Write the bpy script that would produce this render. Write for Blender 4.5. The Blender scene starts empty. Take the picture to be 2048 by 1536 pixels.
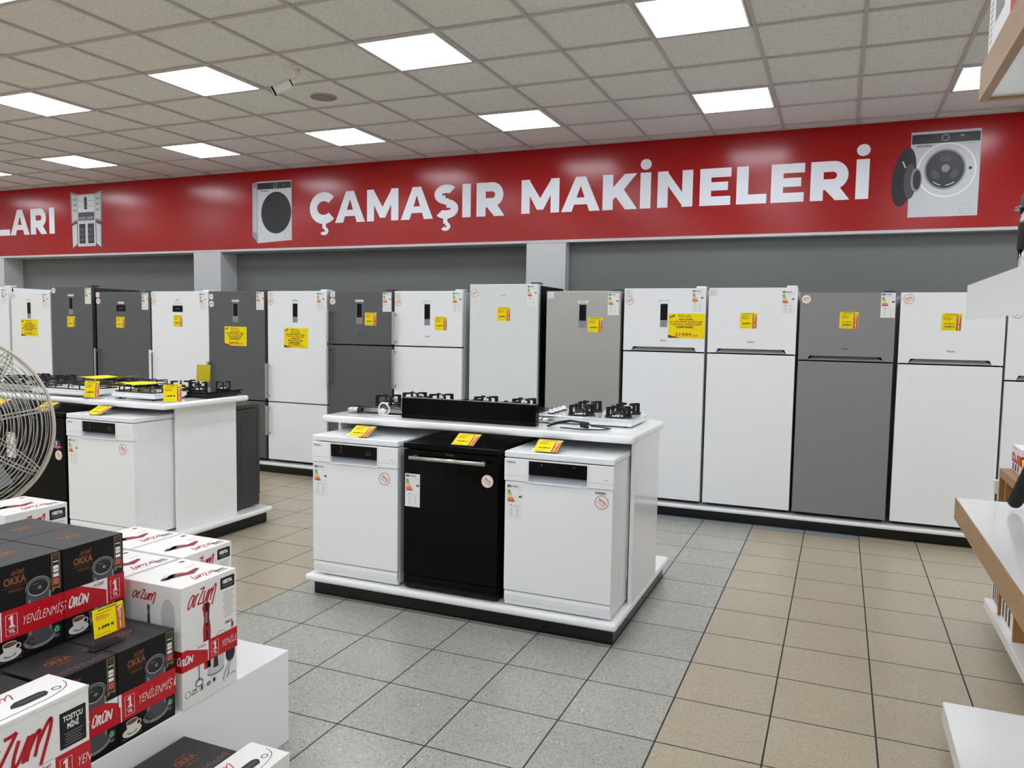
import bpy, bmesh, math, random
from mathutils import Vector, Matrix
random.seed(7)
PI = math.pi
scene = bpy.context.scene
COL = scene.collection

# ------------------------------------------------------------------ materials
def lin(h):
    h = h.lstrip('#')
    return tuple(((c/12.92) if c <= .04045 else ((c+.055)/1.055)**2.4) for c in (int(h[i:i+2], 16)/255 for i in (0, 2, 4)))
MATS = {}
def M(name, hexc='#ffffff', rough=.5, metal=0.0, spec=.5, coat=0.0, trans=0.0, emit=0.0, ior=1.45):
    if name in MATS: return MATS[name]
    m = bpy.data.materials.new(name); m.use_nodes = True
    b = m.node_tree.nodes['Principled BSDF']
    c = lin(hexc)+(1,)
    b.inputs['Base Color'].default_value = c
    b.inputs['Roughness'].default_value = rough
    b.inputs['Metallic'].default_value = metal
    b.inputs['Specular IOR Level'].default_value = spec
    b.inputs['Coat Weight'].default_value = coat
    b.inputs['Transmission Weight'].default_value = trans
    b.inputs['IOR'].default_value = ior
    if emit:
        b.inputs['Emission Color'].default_value = c
        b.inputs['Emission Strength'].default_value = emit
    MATS[name] = m
    return m
def nodes(m):
    nt = m.node_tree
    return nt, nt.nodes['Principled BSDF']
def mathn(nt, op, a, b=None, c=None):
    n = nt.nodes.new('ShaderNodeMath'); n.operation = op
    for i, v in enumerate((a, b, c)):
        if v is None: continue
        if isinstance(v, (int, float)): n.inputs[i].default_value = v
        else: nt.links.new(v, n.inputs[i])
    return n.outputs[0]
def mixc(nt, f, a, b):
    n = nt.nodes.new('ShaderNodeMix'); n.data_type = 'RGBA'
    for s, v in ((0, f), (6, a), (7, b)):
        if isinstance(v, tuple): n.inputs[s].default_value = v
        elif isinstance(v, (int, float)): n.inputs[s].default_value = v
        else: nt.links.new(v, n.inputs[s])
    return n.outputs[2]

def floor_mat(name, base, speck_d, speck_l, amount, rough, T=.4, grout='#2a2622'):
    m = M(name, base, rough); nt, b = nodes(m)
    tc = nt.nodes.new('ShaderNodeTexCoord')
    sp = nt.nodes.new('ShaderNodeSeparateXYZ'); nt.links.new(tc.outputs['Object'], sp.inputs[0])
    def dist(o):
        q = mathn(nt, 'DIVIDE', o, T); q = mathn(nt, 'ADD', q, .5); q = mathn(nt, 'FRACT', q)
        return mathn(nt, 'ABSOLUTE', mathn(nt, 'SUBTRACT', q, .5))
    d = mathn(nt, 'MINIMUM', dist(sp.outputs[0]), dist(sp.outputs[1]))
    g = mathn(nt, 'LESS_THAN', d, .0034/T)
    v = nt.nodes.new('ShaderNodeTexVoronoi'); v.inputs['Scale'].default_value = 170
    nt.links.new(tc.outputs['Object'], v.inputs['Vector'])
    sc = nt.nodes.new('ShaderNodeSeparateColor'); nt.links.new(v.outputs['Color'], sc.inputs[0])
    dk = mathn(nt, 'LESS_THAN', sc.outputs[0], amount)
    lt = mathn(nt, 'GREATER_THAN', sc.outputs[0], 1-amount)
    nz = nt.nodes.new('ShaderNodeTexNoise'); nz.inputs['Scale'].default_value = 2.2; nz.inputs['Detail'].default_value = 3
    nt.links.new(tc.outputs['Object'], nz.inputs['Vector'])
    # one tone per tile
    fl = nt.nodes.new('ShaderNodeVectorMath'); fl.operation = 'SNAP'; fl.inputs[1].default_value = (T, T, T)
    nt.links.new(tc.outputs['Object'], fl.inputs[0])
    wn = nt.nodes.new('ShaderNodeTexWhiteNoise'); nt.links.new(fl.outputs[0], wn.inputs['Vector'])
    tone = mathn(nt, 'ADD', mathn(nt, 'MULTIPLY', wn.outputs['Value'], .07), mathn(nt, 'MULTIPLY', nz.outputs['Fac'], .16))
    tone = mathn(nt, 'ADD', tone, .87)
    col = mixc(nt, dk, lin(base)+(1,), lin(speck_d)+(1,))
    col = mixc(nt, lt, col, lin(speck_l)+(1,))
    vm = nt.nodes.new('ShaderNodeVectorMath'); vm.operation = 'SCALE'
    nt.links.new(col, vm.inputs[0]); nt.links.new(tone, vm.inputs['Scale'])
    col = mixc(nt, g, vm.outputs[0], lin(grout)+(1,))
    nt.links.new(col, b.inputs['Base Color'])
    nt.links.new(mathn(nt, 'ADD', mathn(nt, 'MULTIPLY', g, .5), rough), b.inputs['Roughness'])
    bp = nt.nodes.new('ShaderNodeBump'); bp.inputs['Strength'].default_value = .25; bp.inputs['Distance'].default_value = .002
    nt.links.new(mathn(nt, 'SUBTRACT', 1.0, g), bp.inputs['Height']); nt.links.new(bp.outputs[0], b.inputs['Normal'])
    return m
def speckle_mat(name, base, dark, scale, amount, rough=.9):
    m = M(name, base, rough, spec=.2); nt, b = nodes(m)
    tc = nt.nodes.new('ShaderNodeTexCoord')
    n = nt.nodes.new('ShaderNodeTexNoise'); n.inputs['Scale'].default_value = scale; n.inputs['Detail'].default_value = 2
    nt.links.new(tc.outputs['Object'], n.inputs['Vector'])
    f = mathn(nt, 'GREATER_THAN', n.outputs['Fac'], amount)
    nt.links.new(mixc(nt, f, lin(base)+(1,), lin(dark)+(1,)), b.inputs['Base Color'])
    return m
def grain_mat(name, a, bcol, vec, scale=6, rough=.45):
    m = M(name, a, rough); nt, b = nodes(m)
    tc = nt.nodes.new('ShaderNodeTexCoord'); mp = nt.nodes.new('ShaderNodeMapping'); mp.inputs['Scale'].default_value = vec
    nt.links.new(tc.outputs['Object'], mp.inputs[0])
    n = nt.nodes.new('ShaderNodeTexNoise'); n.inputs['Scale'].default_value = scale; n.inputs['Detail'].default_value = 5
    nt.links.new(mp.outputs[0], n.inputs['Vector'])
    nt.links.new(mixc(nt, n.outputs['Fac'], lin(a)+(1,), lin(bcol)+(1,)), b.inputs['Base Color'])
    return m
def brushed_mat(name, col, rough, metal, vec=(1, 1, 120)):
    m = M(name, col, rough, metal); nt, b = nodes(m)
    tc = nt.nodes.new('ShaderNodeTexCoord'); mp = nt.nodes.new('ShaderNodeMapping'); mp.inputs['Scale'].default_value = vec
    nt.links.new(tc.outputs['Object'], mp.inputs[0])
    n = nt.nodes.new('ShaderNodeTexNoise'); n.inputs['Scale'].default_value = 5; n.inputs['Detail'].default_value = 4
    nt.links.new(mp.outputs[0], n.inputs['Vector'])
    nt.links.new(mathn(nt, 'ADD', mathn(nt, 'MULTIPLY', n.outputs['Fac'], .14), rough-.07), b.inputs['Roughness'])
    return m

WHITE = M('white_enamel', '#f1f3f5', .28)
WHITE2 = M('white_lacquer', '#f3f4f4', .16, coat=.4)
WHITEP = M('white_plastic', '#eceef0', .35)
WGLASS = M('white_glass_front', '#e2e7e4', .06, coat=.6)
GREY = brushed_mat('grey_inox_look', '#8e8d8e', .42, .35, (120, 120, 1))
DGREY = brushed_mat('dark_inox_look', '#606264', .42, .35, (120, 120, 1))
STEEL = brushed_mat('stainless_steel', '#b4b4b0', .36, .7, (120, 120, 1))
CHROME = M('chrome', '#d5d5d5', .14, 1.0)
BAR = M('satin_metal_bar', '#b9b6ae', .3, .9)
DSIDE = M('dark_grey_side', '#47484a', .45)
BLACK = M('black_gloss', '#030303', .16, spec=.16)
BLACKM = M('black_matt', '#0a0a0a', .5)
GRATE = M('black_cast_iron', '#0d0d0d', .55)
RUBBER = M('black_rubber', '#101010', .7)
DISP = M('black_display_glass', '#030304', .2, spec=.25)
POCKET = M('grey_pocket', '#a7abb4', .35)
GRILL = M('grey_button_area', '#8e9092', .4)
RED = M('sign_red', '#a0050a', .21, spec=.5)
LETTER = M('sign_white_film', '#e9edf2', .5, spec=.2)
WALLG = M('wall_grey_paint', '#767876', .8)
PIL = M('pilaster_paint', '#c9cbcb', .7)
WALLW = M('wall_white_paint', '#e2e2e0', .8)
TBAR = M('ceiling_bar_paint', '#bdb7b3', .6)
TILE = speckle_mat('ceiling_mineral_tile', '#e5e2dd', '#c9c5bd', 110, .60)
LAMP = M('lit_panel', '#f2f7ff', .5, emit=13.2)
PLINTH = M('black_tile_plinth', '#0b0b0c', .15)
YEL = M('yellow_paper', '#fae100', .6, spec=.25)
ORA = M('orange_print', '#c9642a', .6)
MAR = M('maroon_print', '#7d2a10', .6)
INK = M('black_ink', '#15130f', .6)
INKR = M('red_brown_ink', '#b03a12', .6)
PAPER = M('white_paper', '#eeeeec', .55)
GLINE = M('grey_ink', '#8b8d90', .6)
RINK = M('red_ink', '#b3101f', .5)
DRED = M('dark_red_ink', '#8e1a22', .6)
BINK = M('blue_ink', '#1b2f7c', .5)
CREAM = M('cream_sticker', '#f3ece2', .55)
EN = [M('energy_a', '#118a3c'), M('energy_b', '#3ea236'), M('energy_c', '#a6c52b'), M('energy_d', '#f2df1c'), M('energy_e', '#eda42a'), M('energy_f', '#d8442a'), M('energy_g', '#b5121d')]
WOOD = grain_mat('light_oak_edge', '#b08a60', '#8c6a45', (1.5, 1.5, 22), 5)
WOODD = grain_mat('bamboo_panel', '#b0853f', '#93692a', (14, 14, 1.2), 5)
ACRYL = M('clear_acrylic', '#ffffff', .02, trans=1.0, ior=1.16)
CARTON = M('white_carton', '#eceae6', .45)
BCARTON = M('black_carton', '#0d0d0f', .38, spec=.35)
BTOP_LIT = M('black_carton_lit_top', '#2f2d2f', .5)  # same black card, lightened for the carton tops: light from above painted in
SLEEVE = M('red_sleeve', '#c00a1c', .35)
COPPER = M('copper_print', '#84502f', .5)
GOLD = M('gold_print', '#8d7a4a', .4, .4)
GREEN = M('green_print', '#12733b', .5)
MACH = M('machine_print_grey', '#4d4d52', .5)
MACHL = M('machine_print_light', '#8a8a90', .5)
MACHD = M('machine_print_dark', '#232327', .5)
SALMON = M('salmon_print', '#c9584a', .5)
BRONZE = M('coffee_print', '#7a4a36', .5)
CUPW = M('cup_print_white', '#e4e1da', .5)
LBLUE = M('light_blue_print', '#7ea3c4', .5)
PURP = M('purple_print', '#4a2a7a', .5)
WIRE = M('fan_wire_metal', '#bdb9b1', .3, .6)
FANC = M('fan_cream_rim', '#c9bfae', .4)
CREAMP = M('camera_shell', '#dcd7ce', .4)
SPK = M('speaker_mesh', '#8d8780', .7)

# ------------------------------------------------------------------ mesh building
class MB:
    def __init__(s): s.v = []; s.f = []; s.k = []; s.sm = []; s.mats = []
    def mi(s, m):
        if m not in s.mats: s.mats.append(m)
        return s.mats.index(m)
    def raw(s, vs, fs, m, smooth=False):
        o = len(s.v); s.v += [tuple(v) for v in vs]; k = s.mi(m)
        for f in fs:
            s.f.append([i+o for i in f]); s.k.append(k); s.sm.append(smooth)
        return s
    def box(s, x0, x1, y0, y1, z0, z1, m, bev=0, seg=2):
        if bev:
            bm = bmesh.new(); bmesh.ops.create_cube(bm, size=1)
            for v in bm.verts: v.co = ((x0+x1)/2+v.co.x*(x1-x0), (y0+y1)/2+v.co.y*(y1-y0), (z0+z1)/2+v.co.z*(z1-z0))
            bmesh.ops.bevel(bm, geom=bm.edges[:], offset=bev, segments=seg, profile=.5, affect='EDGES')
            bm.verts.index_update()
            s.raw([v.co for v in bm.verts], [[v.index for v in f.verts] for f in bm.faces], m, False); bm.free(); return s
        v = [(x, y, z) for z in (z0, z1) for y in (y0, y1) for x in (x0, x1)]
        return s.raw(v, [(0, 2, 3, 1), (4, 5, 7, 6), (0, 1, 5, 4), (2, 6, 7, 3), (0, 4, 6, 2), (1, 3, 7, 5)], m)
    def cyl(s, p0, p1, r0, m, r1=None, n=16, cap=True, smooth=True):
        p0, p1 = Vector(p0), Vector(p1); r1 = r0 if r1 is None else r1
        d = (p1-p0).normalized(); a = d.orthogonal().normalized(); b = d.cross(a)
        vs = []
        for p, r in ((p0, r0), (p1, r1)):
            vs += [p+(a*math.cos(2*PI*i/n)+b*math.sin(2*PI*i/n))*r for i in range(n)]
        s.raw(vs, [(i, (i+1) % n, n+(i+1) % n, n+i) for i in range(n)], m, smooth)
        if cap: s.raw(vs, [list(range(n))[::-1], list(range(n, 2*n))], m)
        return s
    def tube(s, pts, r, m, n=8, closed=False):
        P = [Vector(p) for p in pts]; N = len(P); vs = []
        up = None
        for i, p in enumerate(P):
            t = (P[(i+1) % N]-P[i-1]) if closed else (P[min(i+1, N-1)]-P[max(i-1, 0)])
            t.normalize()
            a = t.orthogonal().normalized() if up is None else (up-t*up.dot(t)).normalized()
            up = a; b = t.cross(a)
            vs += [p+(a*math.cos(2*PI*j/n)+b*math.sin(2*PI*j/n))*r for j in range(n)]
        R = N if closed else N-1
        fs = [(i*n+j, i*n+(j+1) % n, ((i+1) % N)*n+(j+1) % n, ((i+1) % N)*n+j) for i in range(R) for j in range(n)]
        if not closed: fs += [list(range(n))[::-1], list(range((N-1)*n, N*n))]
        return s.raw(vs, fs, m, True)
    def lathe(s, prof, c, m, n=24, axis=(0, 0, 1)):
        ax = Vector(axis).normalized(); a = ax.orthogonal().normalized(); b = ax.cross(a); c = Vector(c); vs = []
        for r, h in prof:
            vs += [c+ax*h+(a*math.cos(2*PI*i/n)+b*math.sin(2*PI*i/n))*r for i in range(n)]
        fs = [(k*n+i, k*n+(i+1) % n, (k+1)*n+(i+1) % n, (k+1)*n+i) for k in range(len(prof)-1) for i in range(n)]
        s.raw(vs, fs, m, True)
        s.raw(vs, [list(range(n))[::-1], list(range((len(prof)-1)*n, len(prof)*n))], m)
        return s
    def prism(s, pts, fr, depth, m):
        O, U, V, N = fr; n = len(pts)
        a = [O+U*x+V*y for x, y in pts]; b = [p-N*depth for p in a]
        return s.raw(a+b, [list(range(n)), list(range(n, 2*n))[::-1]]+[(i, i+n, (i+1) % n+n, (i+1) % n) for i in range(n)], m)
    def build(s, name, parent=None, label=None):
        me = bpy.data.meshes.new(name)
        me.from_pydata([tuple(v) for v in s.v], [], s.f)
        for m in s.mats: me.materials.append(m)
        me.polygons.foreach_set('material_index', s.k); me.polygons.foreach_set('use_smooth', s.sm)
        me.update()
        o = bpy.data.objects.new(name, me); COL.objects.link(o)
        if parent is not None: o.parent = parent
        if label: o['label'] = label
        return o

# text as flat faces, cached: cap height 1
TXT = {}
def text_geo(t, bold, font_res=3):
    key = (t, bold)
    if key in TXT: return TXT[key]
    cu = bpy.data.curves.new('lettering', 'FONT'); cu.body = t; cu.size = 1; cu.offset = bold; cu.resolution_u = font_res
    o = bpy.data.objects.new('lettering', cu); COL.objects.link(o)
    dg = bpy.context.evaluated_depsgraph_get()
    me = bpy.data.meshes.new_from_object(o.evaluated_get(dg))
    vs = [(v.co.x/.727, v.co.y/.727) for v in me.vertices]; fs = [list(p.vertices) for p in me.polygons]
    bpy.data.objects.remove(o); bpy.data.curves.remove(cu); bpy.data.meshes.remove(me)
    x0 = min([v[0] for v in vs] or [0]); x1 = max([v[0] for v in vs] or [1])
    TXT[key] = ([(x-x0, y) for x, y in vs], fs, x1-x0)
    return TXT[key]

def crom(pts, k=5):
    P = [pts[0]]+list(pts)+[pts[-1]]; out = []
    for i in range(1, len(P)-2):
        for j in range(k):
            t = j/k; r = []
            for a in (0, 1):
                p0, p1, p2, p3 = P[i-1][a], P[i][a], P[i+1][a], P[i+2][a]
                r.append(.5*(2*p1+(p2-p0)*t+(2*p0-5*p1+4*p2-p3)*t*t+(3*p1-p0-3*p2+p3)*t**3))
            out.append(tuple(r))
    out.append(tuple(pts[-1])); return out
SCRIPT = [[(.78, .92), (.5, 1.0), (.14, .72), (.0, .25), (.18, .0), (.5, .2), (.8, .9), (.8, .5), (.84, .1), (.98, .08)],
          [(1.12, .95), (1.1, .5), (1.1, .0)], [(1.1, .45), (1.28, .86), (1.52, .98)],
          [(1.62, 1.28), (2.0, 1.3), (2.3, 1.36)], [(2.3, 1.36), (1.62, .08)], [(1.62, .08), (2.0, .12), (2.42, .05)],
          [(2.55, 1.0), (2.48, .4), (2.6, .04), (2.85, .2), (3.12, .95)], [(3.14, 1.0), (3.1, .45), (3.12, .02)],
          [(3.36, 1.0), (3.34, .5), (3.33, .02)], [(3.34, .4), (3.56, .92), (3.74, 1.0), (3.8, .7), (3.8, .05)],
          [(3.8, .45), (4.05, 1.0), (4.3, 1.28), (4.42, .9), (4.36, .2), (4.3, -.4)]]

class D:
    """flat print laid on a face: O lower corner, U right, V up, N out"""
    def __init__(s, mb, O, U, V, N=None, base=.0006, step=.0004, clip=None):
        s.mb = mb; s.O = Vector(O); s.U = Vector(U); s.V = Vector(V); s.N = Vector(N) if N else s.U.cross(s.V)
        s.base = base; s.step = step; s.clip = clip
    def fr(s): return (s.O, s.U, s.V, s.N)
    def P(s, x, y, l): return s.O+s.U*x+s.V*y+s.N*(s.base+s.step*l)
    def poly(s, pts, m, l=0):
        if s.clip:
            for sg, lim in ((1, s.clip[0]), (-1, -s.clip[1])):
                out = []
                for i in range(len(pts)):
                    a, b = pts[i-1], pts[i]; da, db = sg*a[0]-lim, sg*b[0]-lim
                    if (da < 0) != (db < 0):
                        t = da/(da-db); out.append((a[0]+(b[0]-a[0])*t, a[1]+(b[1]-a[1])*t))
                    if db >= 0: out.append(b)
                pts = out
                if len(pts) < 3: return s
        s.mb.raw([s.P(x, y, l) for x, y in pts], [list(range(len(pts)))], m); return s
    def rect(s, x0, y0, x1, y1, m, l=0): return s.poly([(x0, y0), (x1, y0), (x1, y1), (x0, y1)], m, l)
    def rrect(s, x0, y0, x1, y1, r, m, l=0):
        pts = []
        for cx, cy, a in ((x1-r, y0+r, -90), (x1-r, y1-r, 0), (x0+r, y1-r, 90), (x0+r, y0+r, 180)):
            pts += [(cx+r*math.cos(math.radians(a+k*22.5)), cy+r*math.sin(math.radians(a+k*22.5))) for k in range(5)]
        return s.poly(pts, m, l)
    def ell(s, cx, cy, rx, ry, m, l=0, rot=0, n=32, a0=0, a1=2*PI):
        c, q = math.cos(rot), math.sin(rot); full = abs(a1-a0) > 6.2
        pts = []
        for i in range(n if full else n+1):
            t = a0+(a1-a0)*i/n; x, y = rx*math.cos(t), ry*math.sin(t); pts.append((cx+x*c-y*q, cy+x*q+y*c))
        return s.poly(pts, m, l)
    def ring(s, cx, cy, rx, ry, t, m, l=0, rot=0, n=32, a0=0, a1=2*PI):
        c, q = math.cos(rot), math.sin(rot)
        def pt(i, k):
            a = a0+(a1-a0)*i/n; x, y = (rx-k)*math.cos(a), (ry-k)*math.sin(a); return (cx+x*c-y*q, cy+x*q+y*c)
        for i in range(n): s.poly([pt(i, 0), pt(i+1, 0), pt(i+1, t), pt(i, t)], m, l)
        return s
    def stroke(s, pts, w, m, l=0, smooth=True):
        P = crom(pts) if smooth and len(pts) > 2 else pts
        L = []
        for i, p in enumerate(P):
            a, b = P[max(i-1, 0)], P[min(i+1, len(P)-1)]; dx, dy = b[0]-a[0], b[1]-a[1]; d = math.hypot(dx, dy) or 1
            L.append(((p[0]-dy/d*w/2, p[1]+dx/d*w/2), (p[0]+dy/d*w/2, p[1]-dx/d*w/2)))
        for i in range(len(L)-1): s.poly([L[i][1], L[i+1][1], L[i+1][0], L[i][0]], m, l)
        return s
    def text(s, t, x, y, h, m, l=1, al='c', bold=0.0, sh=0.0, w=None, rot=0, tall=1.0):
        vs, fs, W = text_geo(t, bold)
        k = h if w is None else w/max(W, 1e-6)
        ox = {'l': 0, 'c': -W*k/2, 'r': -W*k}[al]; c, q = math.cos(rot), math.sin(rot)
        q2 = []
        for a, b in vs:
            px, py = ox+a*k+b*h*tall*sh, b*h*tall; q2.append((x+px*c-py*q, y+px*q+py*c))
        if s.clip:
            for f in fs: s.poly([q2[i] for i in f], m, l)
        else: s.mb.raw([s.P(a, b, l) for a, b in q2], fs, m)
        return s
    def script(s, x, y, h, w, m, l=1, th=.16, sh=.28):
        k = w/4.6
        for i, st in enumerate(SCRIPT): s.stroke([(x+(px*k+py*h*sh), y+py*h) for px, py in st], th*h, m, l+i*.25)
        return s
    def line(s, x0, x1, y, t, m, l=1): return s.rect(x0, y-t/2, x1, y+t/2, m, l)
    def sheet(s, w, h, m, th=.0006):
        s.mb.prism([(0, 0), (w, 0), (w, h), (0, h)], (s.O+s.N*s.base, s.U, s.V, s.N), th, m); return s

X, Y, Z = Vector((1, 0, 0)), Vector((0, 1, 0)), Vector((0, 0, 1))
def front(mb, x, z, y=0.0, **k): return D(mb, (x, y, z), X, Z, -Y, **k)      # print on a face looking towards -Y

def thing(name, label, cat, loc=(0, 0, 0), rz=0, group=None):
    o = bpy.data.objects.new(name, None); COL.objects.link(o); o.empty_display_size = .1
    o.location = loc; o.rotation_euler = (0, 0, rz); o['label'] = label; o['category'] = cat
    if group: o['group'] = group
    return o
def tag(o, label, cat, group=None):
    o['label'] = label; o['category'] = cat
    if group: o['group'] = group
    return o
def struct(name, mb):
    o = mb.build(name); o['kind'] = 'structure'; return o
def dup(root, loc, label, group=None, rz=None):
    r = root.copy(); COL.objects.link(r); r.location = loc
    if rz is not None: r.rotation_euler = (0, 0, rz)
    r['label'] = label
    if group: r['group'] = group
    for ch in root.children:
        c = ch.copy(); COL.objects.link(c); c.parent = r
        for g in ch.children:
            d = g.copy(); COL.objects.link(d); d.parent = c
    return r

# ------------------------------------------------------------------ prints
def p_energy(d, w, h, letter='E', kwh='299'):
    k = w/.10
    d.sheet(w, h, PAPER)
    d.rect(.006*k, h-.02*k, .026*k, h-.006*k, BINK, 1).ring(.016*k, h-.013*k, .0045*k, .0045*k, .0012*k, YEL, 2, n=12)
    d.text('ENERG', .029*k, h-.018*k, .010*k, BINK, 1, 'l', .02, w=.045*k)
    d.line(.006*k, .094*k, h-.030*k, .0008, GLINE)
    y = h-.042*k
    for i in range(7):
        b = .022*k+i*.0045*k; t = .0075*k
        d.poly([(.006*k, y), (b, y), (b+.004*k, y+t/2), (b, y+t), (.006*k, y+t)], EN[i], 1)
        d.text('ABCDEFG'[i], .009*k, y+.0015*k, .0045*k, PAPER, 2, 'l', .02); y -= .0098*k
    ya = h-.075*k
    d.poly([(.074*k, ya+.006*k), (.081*k, ya), (.095*k, ya), (.095*k, ya+.012*k), (.081*k, ya+.012*k)], INK, 1).text(letter, .088*k, ya+.0025*k, .007*k, PAPER, 2, 'c', .02)
    d.text(kwh, .03*k, h-.123*k, .007*k, INK, 1, 'c', .03).text('kWh/annum', .065*k, h-.122*k, .004*k, GLINE, 1)
    d.line(.01*k, .09*k, h-.127*k, .0006, GLINE)
    for cx, cy in ((.03, .142), (.07, .142), (.03, .166), (.07, .166)):
        if h-cy*k < .01: continue
        d.ring(cx*k, h-cy*k, .0065*k, .0065*k, .0011*k, GLINE, 1, n=14).line((cx-.007)*k, (cx+.007)*k, h-(cy+.011)*k, .0016*k, GLINE)
def p_round(d, r, rot=.5):
    d.mb.prism([(r*math.cos(2*PI*i/36), r*math.sin(2*PI*i/36)) for i in range(36)], (d.O+d.N*d.base, d.U, d.V, d.N), .0006, CREAM)
    d.ring(0, 0, r, r, r*.07, DRED, 1, n=36)
    c, q = math.cos(rot), math.sin(rot)
    d.text('VESTEL', -q*r*.02, c*r*.02, r*.30, RINK, 1, 'c', .03, w=r*1.35, rot=rot)
    d.text('GARANTİLİ', q*r*.36, -c*r*.36, r*.2, DRED, 1, 'c', .0, w=r*1.35, rot=rot)
def p_ten(d, w, h):
    d.sheet(w, h, PAPER)
    for a in ((.002, .002, w-.002, .0032), (.002, h-.0032, w-.002, h-.002), (.002, .002, .0032, h-.002), (w-.0032, .002, w-.002, h-.002)): d.rect(*a, GLINE, 1)
    d.text('10', w*.42, h*.42, h*.38, GLINE, 1, 'c', .0).text('YIL', w*.80, h*.5, h*.12, GLINE, 1).text('GARANTİ', w*.5, h*.2, h*.12, GLINE, 1, 'c', .01)
def p_outlet(d, w, h, head, price, old=None, sheet=True):
    if sheet: d.sheet(w, h, YEL)
    d.text(head, w*.48, h*.915, h*.05, INK, 1, 'c', .03, w=w*.62)
    d.rect(w*.74, 0.01*h, w*.98, h*.87, ORA, 1)
    d.ring(w*.86, h*.79, w*.085, h*.045, w*.018, YEL, 2, rot=.5, n=16).ring(w*.87, h*.76, w*.085, h*.045, w*.018, PAPER, 2, rot=.5, n=16)
    for i, c in enumerate('OUTLET'): d.text(c, w*.86, h*(.60-.108*i), h*.085, PAPER, 2, 'c', .05)
    for i, (yy, ww) in enumerate(((.82, .5), (.745, .3), (.70, .42), (.655, .44), (.61, .36))): d.line(w*.09, w*(.09+ww), h*yy, h*.016, INKR if i else INK)
    if old:
        d.text(old, w*.40, h*.35, h*.085, INK, 1, 'c', .0, w=w*.50).line(w*.13, w*.66, h*.39, h*.014, INK, 2)
        d.text(price, w*.40, h*.18, h*.085, INK, 1, 'c', .05, w=w*.50)
    else: d.text(price, w*.40, h*.27, h*.10, INK, 1, 'c', .05, w=w*.50)
    d.text('fiyatlarımıza KDV dahildir', w*.30, h*.08, h*.03, INKR, 1, 'c', .02, w=w*.44)
def p_poster(d, w, h, lines, old, new):
    d.sheet(w, h, YEL)
    d.poly([(w*.03, h*.80), (w*.17, h*.87), (w*.17, h*.96), (w*.03, h*.89)], MAR, 1).text('FIRSAT', w*.10, h*.86, h*.045, YEL, 2, 'c', .02, rot=.3, w=w*.10)
    d.text('REGAL', w*.46, h*.845, h*.115, INK, 1, 'c', -.005, w=w*.36)
    y = .735
    for t, c, ww in lines:
        d.text(t, w*.48, h*y, h*.058, c, 1, 'c', .045, w=w*ww); y -= .098
    d.text(old, w*.46, h*(y-.03), h*.09, INK, 1, 'c', .01, w=w*.44)
    d.stroke([(w*.18, h*(y+.06)), (w*.74, h*(y-.04))], h*.012, INK, 2).stroke([(w*.18, h*(y-.03)), (w*.74, h*(y+.06))], h*.012, INK, 2)
    d.poly([(0, .005*h), (w*.34, .005*h), (0, h*.13)], MAR, 1)
    d.text(new, w*.42, h*.075, h*.145, INKR, 2, 'c', .015, w=w*.46).text(',00₺', w*.68, h*.075, h*.085, INKR, 2, 'l', .0, w=w*.14)
def p_logo(d, w, h, m): d.text('REGAL', w/2+.004, 0, h, m, 1, 'c', .015, w=w*.86).ell(.003, h*.85, .0022, .0022, m, 1, n=10)

# ------------------------------------------------------------------ room
ROOM = (-12.6, 4.6, -7.4, 4.6)
H = 3.502; CM = .6388; OX, OY = .021, 4.036
fl = MB()
BEI = floor_mat('beige_floor_tile', '#ada28b', '#a3977f', '#b7ad98', .2, .28)
GRT = floor_mat('grey_terrazzo_tile', '#a5a49c', '#8c8b84', '#b9b8b0', .09, .25)
BLU = floor_mat('bluish_cut_tile', '#8f979c', '#7a838a', '#a5adb2', .2, .32)
def rectz(mb, x0, x1, y0, y1, z, m): mb.raw([(x0, y0, z), (x1, y0, z), (x1, y1, z), (x0, y1, z)], [(0, 1, 2, 3)], m)
rectz(fl, ROOM[0], -2.4, ROOM[2], ROOM[3], 0, BEI); rectz(fl, -2.4, 0, ROOM[2], 2.8, 0, GRT); rectz(fl, 0, ROOM[1], ROOM[2], 2.8, 0, BEI)
rectz(fl, -2.4, .8, 2.8, ROOM[3], 0, BLU); rectz(fl, .8, ROOM[1], 2.8, ROOM[3], 0, BEI)
struct('floor', fl)
ce = MB()
ce.raw([(ROOM[0], ROOM[2], H+.012), (ROOM[1], ROOM[2], H+.012), (ROOM[1], ROOM[3], H+.012), (ROOM[0], ROOM[3], H+.012)], [(3, 2, 1, 0)], TILE)
a0, a1 = math.ceil((ROOM[0]-OX)/CM), math.floor((ROOM[1]-OX)/CM)
b0, b1 = math.ceil((ROOM[2]-OY)/CM), 0
for a in range(a0, a1+1): ce.box(OX+a*CM-.012, OX+a*CM+.012, ROOM[2], 4.208, H, H+.011, TBAR)
for b in range(b0, b1+1):
    for a in range(a0-1, a1+1):
        ce.box(max(OX+a*CM+.0125, ROOM[0]), min(OX+(a+1)*CM-.0125, ROOM[1]), OY+b*CM-.012, OY+b*CM+.012, H, H+.011, TBAR)
ce.box(ROOM[0], ROOM[1], 4.188, 4.2085, H-.001, H+.0112, TBAR)
struct('ceiling', ce)
w = MB(); w.box(-2.34, ROOM[1], 4.335, 4.62, 0, H+.02, WALLG); w.box(ROOM[0], -2.341, 4.51, 4.62, 0, H+.02, WALLG); struct('wall_back', w)
w = MB(); w.box(ROOM[0]-.1, ROOM[0], ROOM[2], ROOM[3], 0, H+.02, WALLW); struct('wall_left', w)
w = MB(); w.box(ROOM[1], ROOM[1]+.1, ROOM[2], ROOM[3], 0, H+.02, WALLW); struct('wall_right', w)
w = MB(); w.box(ROOM[0], ROOM[1], ROOM[2]-.1, ROOM[2], 0, H+.02, WALLW); struct('wall_front', w)
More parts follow.
